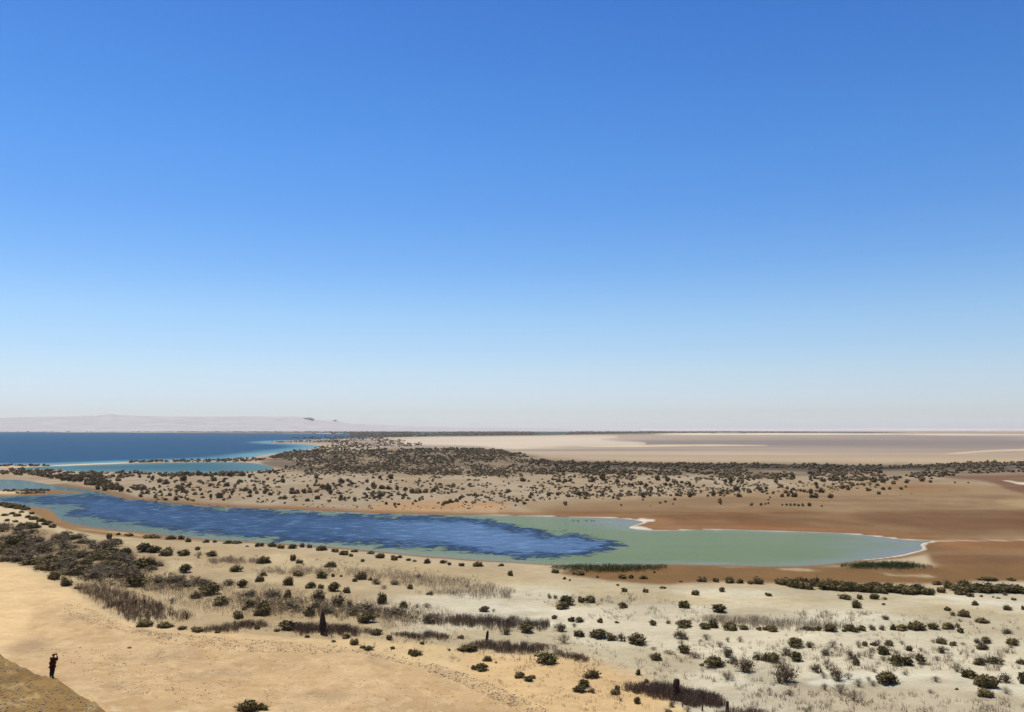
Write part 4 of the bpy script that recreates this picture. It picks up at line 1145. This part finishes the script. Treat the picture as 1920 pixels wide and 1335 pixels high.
reed_bed('reed_bed', [(700,1150),(800,1135),(860,1150),(800,1175),(720,1185)], 800, 1.2, REED_PALE, 'pale dry stalks between the round shrub and long reed bed', 716, clump=.5)
reed_bed('green_reed_bed', [(1030,1066),(1070,1063),(1140,1062),(1250,1064),(1240,1068),(1160,1074),(1070,1071)], 5200, 1.5, REED_GREEN, 'olive green reed bed along the near lake shore', 717, leafy=True, ragged=5, hvar=.5, lean=.25)
reed_bed('green_reed_bed', [(1575,1062),(1620,1057),(1700,1057),(1748,1064),(1690,1068),(1600,1066)], 5200, 1.4, REED_DEEP, 'deep green low reed patch by the tip of the lake', 718, leafy=True, lean=.2, ragged=4, hvar=.55)

reed_bed('dry_brush', [(60,1066),(120,1050),(220,1062),(330,1080),(400,1090),(420,1104),(330,1112),(240,1106),(170,1094),(120,1088)], 5200, 1.2, BRUSH, 'low brown brush carpet below the thicket, running on from the dune edge', 719, lean=.4, clump=.3, cat='brush', leafy=True)
reed_bed('dry_brush', [(-5,1000),(80,996),(180,1014),(260,1046),(240,1076),(140,1074),(-5,1046)], 5200, 1.1, BRUSH, 'fine brown undergrowth filling the thicket between lake and dune', 720, lean=.5, clump=.3, cat='brush', leafy=True)
reed_bed('dry_brush', [(440,1112),(560,1120),(700,1140),(790,1150),(780,1166),(640,1164),(500,1150),(430,1130)], 2800, 1.1, BRUSH, 'brown half-dry brush strip behind the cone stump reed bed', 721, lean=.4, clump=.6, cat='brush', leafy=True)

# thin dry stalks over the flats
def stalks(P, n, hgt, seed, clump=.5):
    return (P, n, hgt, seed, clump)
allq = []
for P, n, hgt, seed, clump in (
    ([(560,1180),(860,1175),(1060,1190),(1160,1220),(1180,1260),(900,1250),(620,1205)], 900, .5, 801, .6),
    ([(980,1115),(1180,1110),(1330,1140),(1320,1170),(1100,1160)], 700, .7, 802, .7),
    ([(1180,1210),(1480,1200),(1500,1290),(1380,1300),(1200,1270)], 1000, .6, 803, .6),
    ([(1440,1210),(1900,1215),(1920,1260),(1440,1265)], 1500, .8, 804, .7),
    ([(1380,1290),(1700,1300),(1920,1310),(1920,1340),(1400,1340)], 1100, .6, 805, .5),
    ([(1440,1150),(1900,1140),(1920,1200),(1440,1205)], 600, .5, 806, .6),
    ([(870,1250),(1150,1260),(1300,1330),(1040,1335)], 500, .35, 807, .5),
    ([(250,1045),(560,1040),(900,1080),(900,1100),(500,1075),(300,1060)], 900, .6, 808, .6),
    ([(1500,1145),(1640,1150),(1600,1166),(1440,1160)], 300, .8, 809, .3)):
    q = sample_poly(P, int(n * (1 + clump)), seed)
    f = fbm(q[:, 0] / 16, q[:, 1] / 7, 3, seed % 9)
    q = q[np.argsort(-(f + np.random.default_rng(seed).random(len(q)) * .25))][:int(n * .5)]
    allq.append(np.concatenate([q, np.full((len(q), 1), hgt)], 1))
allq = np.concatenate(allq)
rs = np.random.default_rng(88)
sx, sy, sz, sd_ = on_ground(allq[:, 0], allq[:, 1])
VV, TT, o_ = [], [], 0
for x, y, z, h in zip(sx, sy, sz, allq[:, 2]):
    k = rs.integers(3, 7)
    for j in range(k):
        a = rs.random() * 6.28; hh = h * rs.uniform(.5, 1.4); w = .02 + .02 * rs.random()
        bx, by = x + rs.normal() * .18, y + rs.normal() * .18
        VV += [(bx - math.cos(a) * w, by - math.sin(a) * w, z - .03), (bx + math.cos(a) * w, by + math.sin(a) * w, z - .03), (bx + rs.normal() * .3 * hh, by + rs.normal() * .3 * hh, z + hh)]
        TT.append((o_, o_ + 1, o_ + 2)); o_ += 3
st_me = mesh_np('dry_grass', np.array(VV), np.array(TT))
tag(link('dry_grass', st_me, REED_PALE), 'thin dry grass stalks sprinkled over the salt flat', 'grass', kind='stuff')

# ------------------------------------------------------------------ gravel
PEB = NT('gravel_stone')
gi = PEB.n('ShaderNodeNewGeometry')
PEB.bsdf(PEB.mixc(gi.outputs['Random Per Island'], (.14, .105, .062), (.44, .35, .22)), .95, .08)
def gravel(name, areas, label, seed):
    rs_ = np.random.default_rng(seed); Q_ = []
    for P, n, s0, s1, clump in areas:
        q = sample_poly(P, int(n * (1 + clump)), seed + len(Q_))
        if clump:
            f = fbm(q[:, 0] / 14, q[:, 1] / 5, 4, 3)
            q = q[np.argsort(-(f + rs_.random(len(q)) * .2))][:n]
        Q_.append(np.concatenate([q, rs_.uniform(0, 1, (len(q), 1)) ** 3.5 * (s1 - s0) * .75 + s0 * .7], 1))
    q = np.concatenate(Q_)
    x, y, z, d = on_ground(q[:, 0], q[:, 1]); n = len(x)
    base = np.array([(1, 0, 0), (0, 1, 0), (-1, 0, 0), (0, -1, 0), (0, 0, .8), (0, 0, -.5)], float)
    fac = np.array([(0, 1, 4), (1, 2, 4), (2, 3, 4), (3, 0, 4), (1, 0, 5), (2, 1, 5), (3, 2, 5), (0, 3, 5)])
    V = base[None] * (1 + (rs_.random((n, 6, 1)) - .5) * .7) * q[:, 2][:, None, None]
    a = rs_.random(n) * 6.28; c, s = np.cos(a)[:, None], np.sin(a)[:, None]
    V = np.stack([V[..., 0] * c - V[..., 1] * s, V[..., 0] * s + V[..., 1] * c, V[..., 2]], -1) + np.stack([x, y, z + .1 * q[:, 2]], 1)[:, None, :]
    me = mesh_np(name, V.reshape(-1, 3), (np.arange(n)[:, None, None] * 6 + fac[None]).reshape(-1, 3))
    return tag(link(name, me, PEB.m), label, 'gravel', kind='stuff')
gravel('gravel', [
    ([(-5,1238),(20,1242),(98,1282),(195,1334),(190,1340),(-5,1340)], 1900, .022, .11, .7)], 'coarse brown gravel on the ledge where the person stands', 900)
gravel('gravel', [
    ([(120,1130),(165,1140),(260,1178),(330,1190),(300,1200),(200,1178),(120,1150)], 900, .06, .22, .5),
    ([(240,1178),(330,1188),(480,1200),(600,1206),(720,1222),(600,1228),(440,1220),(300,1208)], 1900, .06, .22, .5),
    ([(640,1214),(740,1226),(800,1240),(900,1272),(1000,1318),(1040,1338),(980,1338),(860,1280),(760,1246)], 1500, .06, .24, .3),
    ([(60,1215),(200,1205),(420,1225),(480,1270),(380,1330),(200,1290)], 1200, .05, .20, .9),
    ([(480,1230),(900,1290),(960,1340),(500,1340)], 900, .05, .16, .9)], 'dark loose stones strewn in streaks over the sand slope', 930)

# ------------------------------------------------------------------ dead palm stumps and posts
WOOD = NT('dead_trunk')
wz = WOOD.noise(WOOD.pos((3, 3, 9)), 1.2, 5, .65)
WOOD.bsdf(WOOD.mixc(WOOD.ramp(wz, .35, .68), (.030, .020, .015), (.105, .068, .045)), .95, .05, wz, .8, .06)
SKIRT = leaf_mat('dead_frond', (.028, .020, .015), (.095, .062, .040), (.06, .04, .03), 0.0)

def trunk_geo(h, r0, r1, lean, seed, flare=1.25):
    n, k = 12, 14
    V = []
    for j in range(k + 1):
        t = j / k
        r = (r0 + (r1 - r0) * t) * (flare - (flare - 1) * min(1, t * 5)) * (1 + .10 * (j % 2))
        for i in range(n):
            a = 2 * math.pi * i / n
            w = r * (1 + .22 * (vnoise(math.cos(a) * 2.2 + seed, math.sin(a) * 2.2 + t * 4) - .5))
            V.append((lean * t * t * h + w * math.cos(a), w * math.sin(a), t * h + (.10 * h * (vnoise(i * .9, seed) - .5) if j == k else 0)))
    V.append((lean * h, 0, h * .97))
    Q = [(j * n + i, j * n + (i + 1) % n, (j + 1) * n + (i + 1) % n, (j + 1) * n + i) for j in range(k) for i in range(n)]
    T = [(k * n + i, k * n + (i + 1) % n, len(V) - 1) for i in range(n)]
    return np.array(V), np.array(Q), np.array(T)

def skirt_geo(h, prof, lean, n, seed, flen):
    """dead fronds hanging down round the trunk; prof(t) is the outer radius at height t*h"""
    rs_ = np.random.default_rng(seed)
    V, Q, T = [], [], []
    for i in range(n):
        t = rs_.random() ** .8
        a = rs_.random() * 6.283
        L = flen * rs_.uniform(.6, 1.2)
        z0 = t * h; r0 = prof(t) * .55
        z1 = max(z0 - L, .02); r1 = prof(z1 / h) * rs_.uniform(.85, 1.12)
        w = .05 * rs_.uniform(.6, 1.5)
        lx0, lx1 = lean * t * t * h, lean * (z1 / h) ** 2 * h
        ca, sa = math.cos(a), math.sin(a)
        p = np.array([lx0 + ca * r0, sa * r0, z0]); q = np.array([lx1 + ca * r1, sa * r1, z1])
        mdl = (p + q) / 2 + np.array([ca, sa, .25]) * .12 * L
        s = np.array([-sa, ca, 0]) * w
        k = len(V)
        V += [p - s * .5, p + s * .5, mdl + s * 1.6, mdl - s * 1.6, q + rs_.normal(size=3) * .03]
        Q.append((k, k + 1, k + 2, k + 3)); T.append((k + 3, k + 2, k + 4))
    V = np.array(V); V[:, 2] = np.maximum(V[:, 2], 0)
    return V, np.array(Q), np.array(T)

def stump(name, u, v, hpx, wbase, wtop, lean, label, cat, seed, skirt=0, prof=None, flen=.8, group=None):
    x, y, z, d = (float(a[0]) for a in on_ground(u, v))
    s = d / F
    h = hpx * s; r0 = wbase * s / 2; r1 = wtop * s / 2
    o = bpy.data.objects.new(name, None); col.objects.link(o)
    o.location = (x, y, z - .06)
    tag(o, label, cat, group)
    k = .55 if skirt else 1.0
    V, Q, T = trunk_geo(h, r0 * k, r1 * (.7 if skirt else 1), lean, seed)
    link('trunk', mesh_np('trunk', V, [Q, T]), WOOD.m, o)
    if skirt:
        pf = prof or (lambda t: (r0 + (r1 - r0) * t))
        V, Q, T = skirt_geo(h, lambda t: pf(t) * s / 2 if prof else pf(t), lean, skirt, seed, flen)
        link('dead_fronds', mesh_np('dead_fronds', V, [Q, T]), SKIRT, o)
    return o
stump('dead_palm_stump', 1266, 1311, 38, 24, 13, .10, 'tall thick dark dead palm stump standing in the reed bed on the sand edge', 'palm stump', 1, 620,
      lambda t: 25 - 13 * min(1, t * 1.8) + (1 if t > .9 else 0), .7)
stump('dead_palm_stump', 605, 1189, 43, 13, 5, -.03, 'cone-shaped dead palm stump with a pointed top among dark reeds', 'palm stump', 2, 620,
      lambda t: (6 + 30 * t) if t < .28 else max(14.4 * (1 - ((t - .28) / .74) ** 1.7), 1.2), .9)
stump('dead_palm_stump', 913, 1202, 20, 6.5, 3.2, .08, 'thin leaning dead palm stump rising from a reed bed', 'palm stump', 3, 160, None, .5)
stump('broken_stump', 1364, 1337, 22, 7, 4.5, .03, 'broken reddish dead trunk beside the last reed patch on the sand', 'stump', 4)
stump('broken_stump', 1317, 1333, 12, 3.4, 2.4, -.02, 'short dark post-like stump just below the thick palm stump reed bed', 'stump', 5)
stump('broken_stump', 1280, 1325, 7, 3, 1.6, 0, 'tiny dark stump on the sand under the thick palm stump', 'stump', 6)
stump('wooden_post', 254.6, 1138, 14, 2.8, 2.4, 0, 'taller of two thin dark posts in the dune-edge reed bed', 'post', 7)
stump('wooden_post', 271, 1134, 10, 2.4, 2.2, 0, 'shorter of two thin dark posts in the dune-edge reed bed', 'post', 8)
stump('wooden_post', 350, 1161, 11, 2.4, 2.0, .02, 'dark post at the lower end of the dune-edge reed bed', 'post', 9)

# ------------------------------------------------------------------ birds resting on the shallows
BIRDM = NT('bird_plumage'); BIRDM.bsdf((.06, .055, .045), .8, .2)
def skin_mesh(name, pts, edges, radii, sub=2, root=0, mat=None):
    me = bpy.data.meshes.new(name + '_frame')
    me.from_pydata(pts, edges, [])
    o = bpy.data.objects.new(name + '_frame', me); col.objects.link(o)
    md = o.modifiers.new('skin', 'SKIN'); md.use_smooth_shade = True
    sv = me.skin_vertices[0].data
    for i, r in enumerate(radii):
        sv[i].radius = r if isinstance(r, tuple) else (r, r)
        sv[i].use_root = (i == root)
    s = o.modifiers.new('sub', 'SUBSURF'); s.levels = sub; s.render_levels = sub
    dg = bpy.context.evaluated_depsgraph_get()
    out = bpy.data.meshes.new_from_object(o.evaluated_get(dg))
    out.name = name
    bpy.data.objects.remove(o)
    out.materials.clear()
    if mat: out.materials.append(mat)
    return out
bird_me = skin_mesh('water_bird', [(0, -.42, .16), (0, -.25, .16), (0, 0, .15), (0, .22, .18), (0, .33, .32), (0, .34, .47), (0, .42, .52), (0, .56, .50)],
                    [(i, i + 1) for i in range(7)], [(.03, .02), (.10, .08), (.17, .14), (.12, .11), (.05, .05), (.04, .04), (.055, .055), (.015, .012)], 1, 2, BIRDM.m)
for i, (u, v, rz, s) in enumerate(((1073, 975.6, .6, 1), (1076.5, 976, 1.9, .9), (1083.5, 976.4, 1.4, 1.2), (1098.5, 976.2, 2.0, 1.1), (1101.5, 976, .8, .9), (1108.5, 977, 1.3, 1.2), (1113.5, 976.6, 1.8, 1.1))):
    x, y = unproject(u, v, 0.0)
    o = link('water_bird', bird_me, loc=(float(x), float(y), -.03)); o.rotation_euler = (0, 0, -rz); o.scale = (s * .9,) * 3
    tag(o, f"small dark water bird on the green shallows, {['seventh', 'sixth', 'fifth', 'fourth', 'third', 'second', 'first'][i]} from the white sand point", 'bird', 'birds resting on the green shallows')

# ------------------------------------------------------------------ white houses on the far shore
WHITE = NT('white_wall'); WHITE.bsdf(WHITE.mixc(WHITE.noise(WHITE.pos(), .2, 3), (.62, .58, .52), (.80, .77, .72)), .9, .1)
EXTRA = []
def house_mesh():
    b = bmesh.new()
    def box(x0, x1, y0, y1, z0, z1):
        r = bmesh.ops.create_cube(b, size=1.0)
        bmesh.ops.scale(b, vec=(x1 - x0, y1 - y0, z1 - z0), verts=r['verts'])
        bmesh.ops.translate(b, vec=((x0 + x1) / 2, (y0 + y1) / 2, (z0 + z1) / 2), verts=r['verts'])
    box(-8, 8, -5, 5, -1, 6.2)
    for x0, x1, y0, y1 in ((-8.1, 8.1, -5.1, -4.7), (-8.1, 8.1, 4.7, 5.1), (-8.1, -7.7, -4.69, 4.69), (7.7, 8.1, -4.69, 4.69)):
        box(x0, x1, y0, y1, 6.2, 7.0)
    box(3, 6.5, -3, 2, 6.21, 9.0)
    me = bpy.data.meshes.new('far_house'); b.to_mesh(me); b.free(); me.materials.append(WHITE.m)
    return me
hm_ = house_mesh(); r6 = random.Random(21)
for u in (12, 33, 52, 84, 96, 101, 128, 163, 171, 205, 214, 262, 291, 330, 391, 398, 431, 468, 512, 588, 604, 641, 655, 702, 738, 792, 846, 880, 934, 972, 1022, 1210, 1262):
    v = (809.4 + .0028 * u if u < 520 else r6.uniform(811.5, 815.5) if u < 1000 else 811.5)
    x, y, z, d = (float(q[0]) for q in on_ground(u, v))
    o = link('far_house', hm_, loc=(x, y, z)); k = r6.uniform(.6, 1.25) * d / 9000
    o.scale = (k * r6.uniform(.8, 1.8), k, k * .9); o.rotation_euler = (0, 0, r6.uniform(-.4, .4))
    z_ = 'on the far lake shore' if u < 600 else 'among the far groves'
    tag(o, f'tiny white house {z_} below the horizon', 'house', f'white houses {z_}'); EXTRA.append((u, v, o))

# ------------------------------------------------------------------ the person on the ledge
def cloth(name, c, v=.25, rough=.9):
    m = NT(name)
    n = m.noise(m.pos(), 9.0, 4, .6)
    m.bsdf(m.mixc(m.ramp(n, .3, .7), tuple(x * (1 - v) for x in c), tuple(x * (1 + v) for x in c)), rough, .1, n, .3, .02)
    return m.m
SKIN = cloth('skin', (.28, .16, .11), .05, .6)
JACKET = cloth('dark_red_jacket', (.034, .006, .006))
TROUS = cloth('dark_trousers', (.008, .008, .014))
HAIR = cloth('dark_hair', (.012, .009, .008))
SHOE = cloth('dark_shoes', (.012, .011, .010))
CAMB = cloth('camera_body', (.012, .012, .013), .2, .5)

px_, py_, pz_, pd_ = (float(a[0]) for a in on_ground(97.5, 1271.0))
fl = ground_z(np.array([px_ - .2, px_ + .12]), np.array([py_ + .14, py_ - .06])) - pz_     # ground under each foot
ps = 44.5 * pd_ / F / 1.76
person = bpy.data.objects.new('person', None); col.objects.link(person)
person.location = (px_, py_, pz_); person.scale = (ps,) * 3; person.rotation_euler = (0, 0, math.radians(-14))
tag(person, 'person in dark red jacket and black trousers raising a camera on the ledge', 'person')
LF, RF = fl / ps
P_, E_, R_ = [], [], []
def pt(co, r, to=None):
    P_.append(co); R_.append(r)
    if to is not None: E_.append((to, len(P_) - 1))
    return len(P_) - 1
pel = pt((0, 0, .94), .135)
ab = pt((.01, 0, 1.10), .130, pel)
ch = pt((.02, .01, 1.29), .140, ab)
un = pt((.025, .0, 1.42), .095, ch)
nk = pt((.03, .015, 1.51), .056, un)
hd0 = pt((.035, .03, 1.58), .080, nk)
hd1 = pt((.035, .04, 1.66), .092, hd0)
hd2 = pt((.035, .035, 1.735), .056, hd1)
nose = pt((.035, .145, 1.64), .016, hd1)
for sx in (-1, 1):
    pt((.035 + sx * .095, .03, 1.64), .018, hd1)                       # ears
legs = {}
for sx, kx, ky, ax, ay, g in ((-1, -.19, .10, -.27, .14, LF), (1, .10, -.01, .095, -.06, RF)):
    hp = pt((sx * .09, 0, .86), .100, pel)
    mid = pt(((sx * .10 + kx) / 2, ky / 2, .68), .086, hp)
    kn = pt((kx, ky + .015, .48), .063, mid)
    cf = pt(((kx + ax) / 2, (ky + ay) / 2 - .015, .32), .058, kn)
    an = pt((ax, ay, .09 + g), .042, cf)
    he = pt((ax, ay - .03, .045 + g), .038, an)
    to_ = pt((ax + sx * .03, ay + .17, .032 + g), .032, an)
    legs[sx] = (hp, mid, kn, cf, an, he, to_)
arms = {}
for sx in (-1, 1):
    sh = pt((.025 + sx * .180, .0, 1.415), .064, un)
    ua = pt((.02 + sx * .235, .05, 1.32), .054, sh)
    el = pt((.02 + sx * .275, .11, 1.235), .045, ua)
    fa = pt((.025 + sx * .20, .20, 1.41), .040, el)
    wr = pt((.03 + sx * .115, .235, 1.555), .028, fa)
    pm = pt((.035 + sx * .088, .232, 1.615), .026, wr)
    for k, (dx, ln) in enumerate(((-.022, .030), (-.008, .036), (.008, .034), (.022, .026))):
        kk = pt((.035 + sx * .080 + dx * .35 * sx, .250 + .001 * k, 1.640 + .010 * k), .0085, pm)
        k2 = pt((.035 + sx * .062 + dx * .2 * sx, .272, 1.652 + .011 * k), .008, kk)
        pt((.035 + sx * .062 + dx * .2 * sx - sx * ln * .7, .276, 1.652 + .012 * k), .007, k2)
    th = pt((.035 + sx * .070, .205, 1.605), .010, pm)
    pt((.035 + sx * .048, .205, 1.622), .0085, th)
    arms[sx] = (sh, ua, el, fa, wr)
body = skin_mesh('body', P_, E_, R_, 1, pel, SKIN)
link('body', body, None, person)
def garment(name, ids, grow, mat, ends=(), own={}):
    idx = {i: k for k, i in enumerate(ids)}
    pts = [P_[i] for i in ids]
    ed = [(idx[a], idx[b]) for a, b in E_ if a in idx and b in idx]
    rad = [own.get(i, R_[i] * grow + .014) for i in ids]
    for co, r, to in ends:
        pts.append(co); rad.append(r); ed.append((idx[to], len(pts) - 1))
    link(name, skin_mesh(name, pts, ed, rad, 1, 0, mat), None, person)
garment('jacket', [pel, ab, ch, un] + [i for s in (-1, 1) for i in arms[s]], 1.34, JACKET, [((.0, 0, .80), .185, pel)])
garment('trousers', [pel] + [i for s in (-1, 1) for i in legs[s][:5]], 1.32, TROUS, own={pel: .105, **{legs[q][0]: .098 for q in (-1, 1)}})
for s in (-1, 1):
    garment('shoe', [legs[s][4], legs[s][5], legs[s][6]], 1.05, SHOE)
garment('hair', [hd0, hd1, hd2], 1.12, HAIR)
hair = [c for c in person.children if c.name.startswith('hair')][0]
hair.location = (0, -.028, .012)
# the camera held up to the face
b = bmesh.new()
def bx(cx, cy, cz, sx, sy, sz):
    r = bmesh.ops.create_cube(b, size=1.0)
    bmesh.ops.scale(b, vec=(sx, sy, sz), verts=r['verts']); bmesh.ops.translate(b, vec=(cx, cy, cz), verts=r['verts'])
bx(0, 0, 0, .13, .055, .085); bx(0, 0, .055, .05, .05, .028); bx(.052, .012, 0, .024, .06, .08)
for r0, y0, L in ((.036, .055, .07), (.040, .10, .03)):
    r = bmesh.ops.create_cone(b, cap_ends=True, segments=18, radius1=r0, radius2=r0, depth=L)
    bmesh.ops.rotate(b, cent=(0, 0, 0), matrix=Matrix.Rotation(math.pi / 2, 3, 'X'), verts=r['verts'])
    bmesh.ops.translate(b, vec=(-.01, y0, -.004), verts=r['verts'])
bmesh.ops.bevel(b, geom=[e for e in b.edges if e.calc_length() > .02], offset=.003, segments=1, affect='EDGES')
cme = bpy.data.meshes.new('handheld_camera'); b.to_mesh(cme); b.free()
co_ = link('handheld_camera', cme, CAMB)
co_.matrix_world = Matrix.Translation((px_, py_, pz_)) @ Matrix.Rotation(math.radians(-14), 4, 'Z') @ Matrix.Scale(ps, 4) @ Matrix.Translation((.035, .255, 1.655))
tag(co_, "black camera held up to the standing person's face", 'camera')

# ------------------------------------------------------------------ what each plant is called
ORD = ('first second third fourth fifth sixth seventh eighth ninth tenth eleventh twelfth thirteenth fourteenth fifteenth sixteenth seventeenth '
       'eighteenth nineteenth twentieth').split() + ['twenty-' + t for t in 'first second third fourth fifth sixth seventh eighth ninth'.split()] + ['thirtieth']
ORD += ['thirty-' + t for t in ORD[:9]] + ['fortieth'] + ['forty-' + t for t in ORD[:9]]
MARKS = [('the standing person', 98, 1250), ('the thick palm stump', 1268, 1300), ('the thin leaning stump', 914, 1195), ('the cone-shaped stump', 604, 1175),
         ('the twin posts', 262, 1132), ('the reddish broken trunk', 1364, 1328), ('the olive reed bed', 1140, 1068), ('the deep green reeds', 1660, 1062),
         ('the white lake tip', 1730, 1030), ('the brown sand point', 95, 965), ('the salt flat corner', 1915, 1325),
         ('the pale reed strip', 1450, 1168), ('the brown reed strip', 445, 1050), ('the tapering reed strip', 1070, 1232),
         ('the straight row middle', 1640, 1182), ('the largest half-dry bush', 1472, 1275), ('the lone dome shrub', 1660, 1275)]
NAMED = {(1472, 1279): 'largest half-dry bush, broad and open, on the pale flat', (1660, 1281): 'dark dome-shaped shrub sitting alone on the whitest strip of salt',
         (462, 1334): 'big dark shrub alone at the bottom of the bare sand slope', (490, 1331): 'low dark shrub touching the big one at the bottom of the sand slope',
         (689, 1167): 'round deep green shrub alone on white ground above the cone stump reeds', (1197, 1208): 'big ragged dark shrub ending the shrub line on the salt flat',
         (1022, 1244): 'big dark shrub on the sand edge between two reed beds', (1846, 1288): 'largest dark olive shrub on the open salt flat'}
buckets = {}
for p in plants:
    o = p['obj']; w, h, k = p['w'], p['h'], p['kind']
    cat = {'green': 'shrub', 'brown': 'shrub', 'dry': 'bush'}[k]
    o['category'] = cat
    o['group'] = {'green': 'dark green shrubs of the near flat', 'brown': 'half-dry shrubs of the near flat', 'dry': 'leafless bushes of the salt flat'}[k]
    if (p['u'], p['v']) in NAMED:
        o['label'] = NAMED[(p['u'], p['v'])]; continue
    tone = {'green': 'olive shrub', 'brown': 'brown half-dry shrub', 'dry': 'bare bush'}[k]
    shape = 'low' if h < .52 * w else ('upright' if h > .82 * w else 'rounded')
    size = 'big' if w >= 25 else ('mid-sized' if w >= 17 else 'small')
    ds = sorted((((p['u'] - m_[1]) ** 2 + (2.4 * (p['v'] - m_[2])) ** 2) ** .5, m_) for m_ in MARKS)
    dd, mk = ds[0]
    side = 'lake' if p['v'] < mk[2] else 'dune'
    buckets.setdefault((size, shape, tone, mk[0], side), []).append((dd, p))
def zone_of(p):
    u, v = p['u'], p['v']
    if u < 255 and v < 1090: return 'in the lakeside thicket'
    if v < 1068 and u < 960: return 'in the near shore row'
    if v < 1116 and u > 960: return 'on the brown shore strip'
    if v > 1180 and u < 1240 and u < 1240 - (1335 - v): return 'on sand at the dune foot'
    if u < 900: return 'among stalks on the tan flat'
    if 1170 < v < 1188 and u > 1200: return 'in the straight salt flat row'
    if v < 1170: return 'on the upper salt flat'
    return 'on the lower salt flat'
THK = 'in the lakeside thicket'
rows = {}
for (size, shape, tone, mk, side), lst in buckets.items():
    lst.sort(key=lambda t: t[0])
    for i, (dd, p) in enumerate(lst):
        o = p['obj']
        if p['w'] >= 15 and len(lst) <= 12 and zone_of(p) != THK:
            o['label'] = f'{size} {shape} {tone}, {ORD[i]} from {mk} on its {side} side'
        else:
            z = zone_of(p)
            o['label'] = f'{size} {shape} {tone} {z}'
            o['group'] = f'{size} {shape} {tone}s {z}'
            rows.setdefault(o['label'], []).append(p)
TMARK = [('the sand point in the green water', 1190, 978), ('the round end of the lagoon', 515, 878), ('the end of the sand spit', 168, 924), ('the orange bare patch', 800, 945),
         ('the white salt streaks', 1900, 904), ('the blue water edge', 600, 958)]
tb = {}
for o, u, v, w in TAMS:
    o['category'] = 'tamarisk'
    size = 'big' if w >= 13 else ('mid-sized' if w >= 9 else 'small')
    zone = ('beyond the narrow lake arm' if u < 420 else 'beyond the ruffled blue water' if u < 900 else 'beyond the green shallows' if u < 1400 else 'past the lake tip')
    row = 'far back' if v < 906 else ('at mid plain' if v < 926 else 'near the water')
    ds = sorted((((u - m_[1]) ** 2 + (4 * (v - m_[2])) ** 2) ** .5, m_[0]) for m_ in TMARK)
    if w >= 13: tb.setdefault(ds[0][1], []).append((ds[0][0], o))
    o['label'] = f'{size} tamarisk bush {row} {zone}'
    o['group'] = f'{size} tamarisk bushes {row} {zone}'
for mk, lst in tb.items():
    lst.sort(key=lambda t: t[0])
    for i, (dd, o) in enumerate(lst[:14]):
        o['label'] = f'big tamarisk bush on the plain, {ORD[i]} from {mk}'
        o['group'] = 'big tamarisk bushes on the plain beyond the lake'

# plants that still share a description are counted outwards from the person
same = {}
for p in plants: same.setdefault(p['obj']['label'], []).append((p['u'], p['v'], p['obj']))
for u, v, o in EXTRA: same.setdefault(o['label'], []).append((u, v, o))
for o, u, v, w in TAMS: same.setdefault(o['label'], []).append((u, v, o))
for lab, lst in same.items():
    if len(lst) > 1:
        for i, (u, v, o) in enumerate(sorted(lst, key=lambda t: (t[0] - 98) ** 2 + (2.4 * (t[1] - 1250)) ** 2)):
            o['label'] = f'{lab}, {ORD[i]} out from the person'
